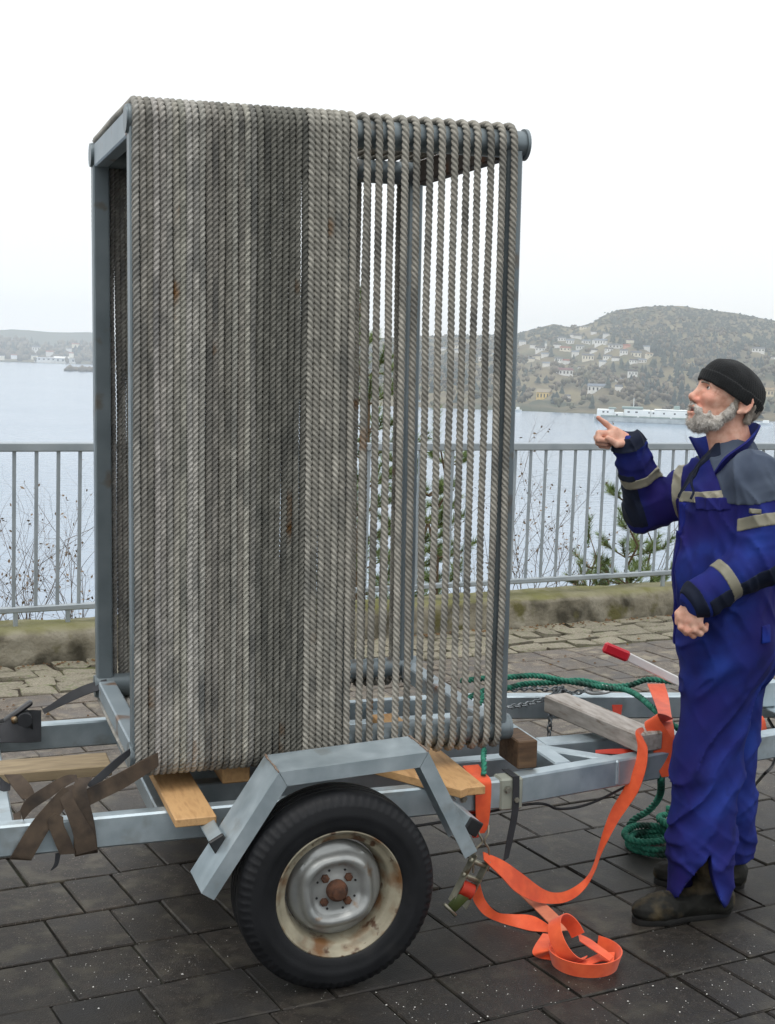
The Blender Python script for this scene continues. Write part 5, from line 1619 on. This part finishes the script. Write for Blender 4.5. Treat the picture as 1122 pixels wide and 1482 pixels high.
def panel(name, lo, hi, fn, mat, h=.0036, grow=.003, label=None, arms=True, rest=True):
    F = cover(grid3(lo, hi, h), grow, arms, rest)
    X, Y, Z = F.grid()
    F.F = np.maximum(F.F, fn(X, Y, Z).astype(np.float32))
    P, Q = F.mesh(0)
    if len(Q) == 0: return None
    return obj(name, (P, Q), mat, coverall, True, 45, **({'label': label} if label else {}))
def slab(c, d, w):
    d = np.asarray(d) / np.linalg.norm(d)
    return lambda X, Y, Z: np.abs((X - c[0]) * d[0] + (Y - c[1]) * d[1] + (Z - c[2]) * d[2]) - w / 2
def around(c, r): return np.asarray(c) - r, np.asarray(c) + r
for sd, seg, t, w in (('L', 0, .56, .040), ('L', 1, .60, .034), ('R', 1, .55, .034), ('R', 0, .42, .034)):
    a, b = SLV[sd][0][seg], SLV[sd][0][seg + 1]
    c = lerp(a, b, t); lo, hi = around(c, .115)
    fn0 = slab(c, b - a + (np.array([.05, 0, .10]) if (sd, seg) == ('R', 0) else 0), w)
    fn = lambda X, Y, Z, fn0=fn0, c=c: np.maximum(fn0(X, Y, Z), np.sqrt((X - c[0]) ** 2 + (Y - c[1]) ** 2 + (Z - c[2]) ** 2) - .108)
    panel('reflective_band', lo, hi, fn, M_refl, rest=False)
# cuffs
for sd, m_ in (('L', M_navy), ('R', M_navy)):
    a, b = SLV[sd][0][1], SLV[sd][0][2]
    d = (b - a) / np.linalg.norm(b - a)
    c = b + d * .022; lo, hi = around(c, .085)
    panel('cuff', lo, hi, slab(c, d, .040), m_, .0034, rest=False)
# slate yoke over the shoulders
yz = at(1060, 726, 4.4)[2]
def yoke(X, Y, Z):
    zl = yz + .10 * (X - at(1060, 700, 4.5)[0]) + .35 * np.maximum(4.44 - Y, 0) * 0 + .16 * np.maximum(X - at(1068, 700, 4.5)[0], 0)
    front = X - (at(1020, 700, 4.6)[0] + (yz + .06 - Z) * .15)
    return np.maximum(zl - Z, -front)
panel('yoke', (.92, 4.25, yz - .05), (1.36, 4.85, 1.62), yoke, M_grey, .0044, .003)
# chest tape under the yoke and navy elbow patch
cz0 = at(1040, 716, 4.42)[2]
panel('reflective_band', (.90, 4.30, cz0 - .04), (1.12, 4.75, cz0 + .05), lambda X, Y, Z: np.maximum(np.abs(Z - cz0 - .25 * (X - 1.05)) - .016, np.maximum(X - at(1043, 716, 4.42)[0], 4.36 - Y)), M_refl, .0036, .003, arms=False)
e = J['elL']; w_ = J['wrL']
dv = (w_ - e) / np.linalg.norm(w_ - e)
dn = np.array([0, 0, -1.0]) - dv * (-dv[2]); dn /= np.linalg.norm(dn)
c = lerp(e, w_, .42); lo, hi = around(c, .19)
panel('elbow_patch', lo, hi, lambda X, Y, Z: np.maximum(-((X - c[0]) * dn[0] + (Y - c[1]) * dn[1] + (Z - c[2]) * dn[2]) + .004, np.abs((X - c[0]) * dv[0] + (Y - c[1]) * dv[1] + (Z - c[2]) * dv[2]) - .145), M_navy, .0038, .002, rest=False)
e2, w2 = J['elR'], J['wrR']
dv2 = (w2 - e2) / np.linalg.norm(w2 - e2); dn2 = np.array([-.8, 0, -.6]); dn2 = dn2 - dv2 * np.dot(dn2, dv2); dn2 /= np.linalg.norm(dn2)
c2 = lerp(e2, w2, .30); lo, hi = around(c2, .15)
panel('elbow_patch', lo, hi, lambda X, Y, Z: np.maximum(-((X - c2[0]) * dn2[0] + (Y - c2[1]) * dn2[1] + (Z - c2[2]) * dn2[2]) + .030, np.abs((X - c2[0]) * dv2[0] + (Y - c2[1]) * dv2[1] + (Z - c2[2]) * dv2[2]) - .10), M_navy, .0038, .002, rest=False)
# chest pocket flap, hip pocket flap, arm badge, zip placket, dark shirt in the open neck
def block(cx, cy, Y0, Y1, hw, hh, slope=0.0):
    c = at(cx, cy, (Y0 + Y1) / 2)
    lo, hi = np.array([c[0] - hw - .02, Y0, c[2] - hh - .03]), np.array([c[0] + hw + .02, Y1, c[2] + hh + .03])
    return lo, hi, (lambda X, Y, Z: np.maximum(np.maximum(np.abs(X - c[0]) - hw, np.abs(Z - c[2] - slope * (X - c[0])) - hh), np.maximum(Y0 - Y, Y - Y1)))
lo, hi, fn = block(1034, 728, 4.30, 4.50, .052, .020, .12)
panel('pocket_flap', lo, hi, fn, M_blue, .0036, .005, arms=False)
lo, hi, fn = block(1101, 912, 4.30, 4.52, .018, .028)
panel('pocket_flap', lo, hi, fn, M_blued, .0036, .006, arms=False)
lo, hi, fn = block(1091, 739, 4.20, 4.40, .017, .008)
panel('badge', lo, hi, fn, M_refl, .0030, .004)
c3 = at(1000, 700, 4.58)
panel('shirt_front', (c3[0] - .06, 4.48, c3[2] - .14), (c3[0] + .10, 4.70, c3[2] + .16), lambda X, Y, Z: np.maximum(np.abs(Y - 4.575 + .35 * (X - c3[0])) - .030 - .25 * np.maximum(Z - c3[2], 0), np.maximum(c3[2] - .05 - Z, X - c3[0] - .075)), M_navy, .0038, .005)
zt = at(1000, 725, 4.58); zb = at(985, 930, 4.53)
panel('zip_placket', (zb[0] - .10, 4.44, zb[2]), (zb[0] + .12, 4.66, zt[2]), lambda X, Y, Z: np.maximum(np.abs(Y - 4.520) - .022, np.maximum(zb[2] - Z, np.maximum(Z - zt[2], X - zb[0] - .09))), M_blued, .0042, .004)
# collar: a standing band flaring open at the front
col = [(1036, 688, 4.44, 1034, 684, 4.43), (1052, 676, 4.43, 1050, 662, 4.405), (1075, 655, 4.455, 1080, 640, 4.435), (1088, 640, 4.52, 1096, 623, 4.515), (1090, 634, 4.58, 1099, 614, 4.585), (1078, 634, 4.65, 1082, 612, 4.67),
       (1052, 642, 4.68, 1050, 622, 4.70), (1030, 660, 4.68, 1012, 634, 4.72), (1022, 678, 4.64, 998, 632, 4.66)]
A = [at(a, b, c_) for a, b, c_, *_ in col]; B = [at(d_, e_, f_) for *_, d_, e_, f_ in col]
obj('collar', ribbon(A, B, .007, 8), M_blue, coverall, True, 50)
# drawcord at the open neck
obj('drawcord', tube(catmull([at(1003, 688, 4.475), at(1001, 700, 4.46), at(1004, 712, 4.45), at(1000, 722, 4.44)], 6), .004, 6), M_navy, coverall, True)

# ---- boots
M_boot = material('scuffed black boot leather', [srgb(18, 19, 18), srgb(36, 36, 32)], 16, .7, 0, .5, 120, bdist=.003, spec=.25, spots=[(srgb(84, 74, 54), 9, .60, .08, 4.0)])
M_sole = material('dark boot sole', [srgb(14, 14, 14), srgb(28, 28, 27)], 20, .7)
def boot(heel, toe, shaft):
    d = toe - heel; L = np.linalg.norm(d); d = d / L; s = np.array([-d[1], d[0], 0]); up = np.array([0, 0, 1.0])
    Rm = np.stack([d, s, up], 1)
    F = grid3(np.minimum(np.minimum(heel, toe), shaft) - .09, np.maximum(np.maximum(heel, toe), shaft) + np.array([.09, .09, .03]), .0042)
    p = lambda a, b, c_: heel + d * a + s * b + up * c_
    F.ell(p(L - .078, 0, .042), (.080, .049, .041), Rm, .03)
    F.cone(p(.06, 0, .055), p(L - .11, 0, .050), .044, .043, .03)
    F.cone(p(.060, 0, .06), shaft, .050, .054, .04)
    F.ell(p(.045, 0, .050), (.048, .040, .055), Rm, .02)
    X, Y, Z = F.grid()
    F.F = np.maximum(F.F, (.017 - Z) + 0 * X + 0 * Y)
    idx, x, y, z = F.band(.02)
    F.F[idx] += ((vnoise(x * 40., y * 40., z * 40.) - .5) * .007 - ridge(vnoise(x * 24., y * 24., z * 46.), 3) * .004).astype(np.float32)
    P, Q = F.mesh(1)
    o = obj('boot', (P, Q), M_boot, person, True)
    S_ = []
    n = 28
    for z in (.001, .006, .016, .021):
        for i in range(n):
            t = 2 * math.pi * i / n
            a = math.cos(t); b = math.sin(t)
            al = L / 2 + (L / 2 - .001) * np.sign(a) * abs(a) ** .7
            wd = (.050 if al > L * .55 else .042) * (1 - .12 * math.exp(-((al - L * .42) / .05) ** 2))
            q = p(al, np.sign(b) * abs(b) ** .75 * (wd - (.003 if z < .005 or z > .022 else 0)), z)
            S_.append(q)
    Fa = [(r * n + i, r * n + (i + 1) % n, (r + 1) * n + (i + 1) % n, (r + 1) * n + i) for r in range(3) for i in range(n)] + [tuple(range(n))[::-1], tuple(range(3 * n, 4 * n))]
    obj('sole', (S_, Fa), M_sole, o, True, 40)
hL, tL = gnd(1056, 1322), gnd(916, 1337)
boot(hL, tL, at(1018, 1222, 4.385))
hR, tR = gnd(1078, 1284), gnd(946, 1278)
boot(hR, tR, at(1043, 1205, 4.68))

# ---- head details
M_knit = material('black ribbed knit', [srgb(7, 10, 13), srgb(15, 19, 23)], 60, .95, 0, .6, 260, sheen=.04, bdist=.003, offset=False)
M_beard = material('grey white beard', [srgb(164, 158, 150), srgb(200, 195, 188), srgb(224, 219, 212)], 60, .9, 0, .5, 500, bdist=.002, offset=False, spots=[(srgb(122, 112, 102), 24, .60, .10, 3.0)])
def local(X, Y, Z):
    a, b, c_ = X - HC[0], Y - HC[1], Z - HC[2]
    return [a * m[0] + b * m[1] + c_ * m[2] for m in (hf, hl, hu)]
F = grid3(HC - .16, HC + .16, .0030)
F.ell(hp(-.010, 0, .030), (.117, .090, .090), HM, .02)
F.ell(hp(.020, 0, .075), (.075, .070, .048), HM, .03)
F.ell(hp(.036, 0, .119), (.012, .012, .006), HM, .015)
X, Y, Z = F.grid(); f_, l_, u_ = local(X, Y, Z)
edge_u = .029 + (f_ - .11) * (.048 / .227)
cuff_ = np.maximum(F.F - .0065, (u_ - edge_u) - .040)
F.F = np.minimum(F.F, cuff_.astype(np.float32))
F.F = np.maximum(F.F, (edge_u - u_).astype(np.float32))
idx, x, y, z = F.band(.02)
f2, l2, u2 = local(x.astype(float), y.astype(float), z.astype(float))
F.F[idx] += (np.sin(np.arctan2(l2, f2) * 64) * .0009 + (vnoise(x * 30., y * 30., z * 30.) - .5) * .006).astype(np.float32)
P, Q = F.mesh(1)
obj('knit_cap', (P, Q), M_knit, person, True)
F = grid3(HC - .15, HC + .15, .0030)
for s in (-1, 1):
    F.cone(hp(-.012, s * .070, .008), hp(-.004, s * .066, -.045), .010, .014, .02)
    F.cone(hp(-.004, s * .062, -.045), hp(.020, s * .048, -.086), .012, .017, .02)
    F.cone(hp(.020, s * .047, -.086), hp(.054, s * .020, -.103), .018, .021, .02)
    F.cone(hp(.100, s * .004, -.054), hp(.083, s * .031, -.070), .0075, .0085, .008)
    F.cone(hp(.083, s * .029, -.068), hp(.068, s * .028, -.095), .009, .015, .015)
    F.cone(hp(.052, s * .045, -.060), hp(.045, s * .041, -.088), .008, .015, .02)
F.ell(hp(.064, 0, -.103), (.027, .030, .026), HM, .02)
F.cone(hp(.060, 0, -.108), hp(.020, 0, -.108), .022, .016, .02)
F.ell(hp(.103, 0, -.0735), (.024, .0205, .0105), HM, .005, 'c')
idx, x, y, z = F.band(.02)
F.F[idx] += ((vnoise(x * 170., y * 170., z * 100.) - .5) * .006 + (vnoise(x * 60., y * 60., z * 60.) - .5) * .003).astype(np.float32)
P, Q = F.mesh(0)
obj('beard', (P, Q), M_beard, person, True)
def strands(P, Q, n, L, seed, cond=None):
    rs = np.random.RandomState(seed); V, Fa = [], []
    A = P[Q]; nn = np.cross(A[:, 1] - A[:, 0], A[:, 2] - A[:, 0]); nn /= np.linalg.norm(nn, axis=1)[:, None] + 1e-12
    for i in rs.randint(0, len(Q), n):
        p = A[i].mean(0); d = nn[i] * .40 + np.array([0, 0, -.8]) + hf * .25 + rs.normal(0, .35, 3); d /= np.linalg.norm(d)
        s = np.cross(d, rs.normal(0, 1, 3)); s = s / (np.linalg.norm(s) + 1e-9) * .0006
        k = len(V); V += [p - s, p + s, p + d * L * rs.uniform(.5, 1.2)]; Fa.append((k, k + 1, k + 2))
    return V, Fa
obj('beard_hairs', strands(P, Q, 6000, .009, 1), M_beard, person)
M_beardl = material('white beard hairs', [srgb(206, 202, 196), srgb(232, 229, 224)], 60, .8)
obj('beard_hairs', strands(P, Q, 3000, .010, 7), M_beardl, person)
F = grid3(HC - .15, HC + .13, .0032)
F.ell(hp(-.022, 0, .010), (.107, .0825, .085), HM, .02)
X, Y, Z = F.grid(); f_, l_, u_ = local(X, Y, Z)
F.F = np.maximum(F.F, np.maximum(f_ - (-.064 + np.abs(u_ + .02) * .1), np.maximum(-.066 - u_, u_ - .02)).astype(np.float32))
F2 = grid3(HC - .15, HC + .13, .0032)
for s in (-1, 1):
    F2.cone(hp(-.004, s * .074, .022), hp(-.012, s * .0735, -.018), .0085, .008, .01)
    F2.cone(hp(-.066, s * .070, .008), hp(-.074, s * .060, -.045), .012, .014, .02)
F.F = np.minimum(F.F, F2.F)
idx, x, y, z = F.band(.02)
F.F[idx] += ((vnoise(x * 140., y * 140., z * 80.) - .5) * .006).astype(np.float32)
P, Q = F.mesh(0)
M_hair = material('grey hair', [srgb(120, 112, 102), srgb(164, 156, 146)], 80, .85, 0, .5, 500, bdist=.002, offset=False)
obj('hair', (P, Q), M_hair, person, True)
obj('hair_wisps', strands(P, Q, 1200, .008, 2), M_hair, person)
M_eye = material('eye white', [srgb(196, 186, 180), srgb(214, 206, 200)], 20, .2)
M_iris = material('dark iris', [srgb(40, 36, 34), srgb(56, 50, 46)], 20, .15)
M_mouth = material('mouth interior', [srgb(84, 34, 34), srgb(112, 50, 48)], 20, .5)
def ball(c, r, rm=None, n=16):
    V, Fa = lathe([(max(1e-4, math.sin(math.pi * i / 10)), -math.cos(math.pi * i / 10)) for i in range(11)], n, 'z')
    r = np.asarray(r) * np.ones(3)
    return [tuple(np.asarray(c) + HM @ (np.array(v) * r)) for v in V], Fa
for s in (-1, 1):
    ey = obj('eye', ball(hp(.0745, s * .0322, .0085), .0126), M_eye, person, True)
    obj('iris', ball(hp(.0848, s * .0335, .0092), (.0030, .0058, .0050)), M_iris, ey, True)
    bw = [hp(.1015, s * .010, .0215), hp(.0985, s * .024, .0240), hp(.0860, s * .043, .0205)]
    obj('eyebrow', tube(catmull(bw, 5), .0045, 6, scale=np.linspace(1, .6, 11)), M_hair, person, True)
obj('mouth', ball(hp(.085, 0, -.0725), (.012, .018, .009)), M_mouth, person, True)
# ================================================================== haze over the fjord
def haze():
    m = bpy.data.materials.new('thin sea haze'); m.use_nodes = True
    t = m.node_tree; t.nodes.clear()
    out = nd(t, 'ShaderNodeOutputMaterial'); v = nd(t, 'ShaderNodeVolumePrincipled')
    v.inputs['Color'].default_value = (0.93, 0.97, 1.0, 1)
    v.inputs['Density'].default_value = 0.00025
    v.inputs['Anisotropy'].default_value = 0.0
    t.links.new(v.outputs[0], out.inputs['Volume'])
    V = [(x, y, z) for x in (-3400, 3400) for y in (-120, 3500) for z in (-34.0, 104)]
    Fa = [(0, 1, 3, 2), (4, 6, 7, 5), (0, 4, 5, 1), (2, 3, 7, 6), (0, 2, 6, 4), (1, 5, 7, 3)]
    obj('haze', (V, Fa), m, label='thin pale haze lying over the fjord and hills', cat='haze', kind='stuff')
haze()
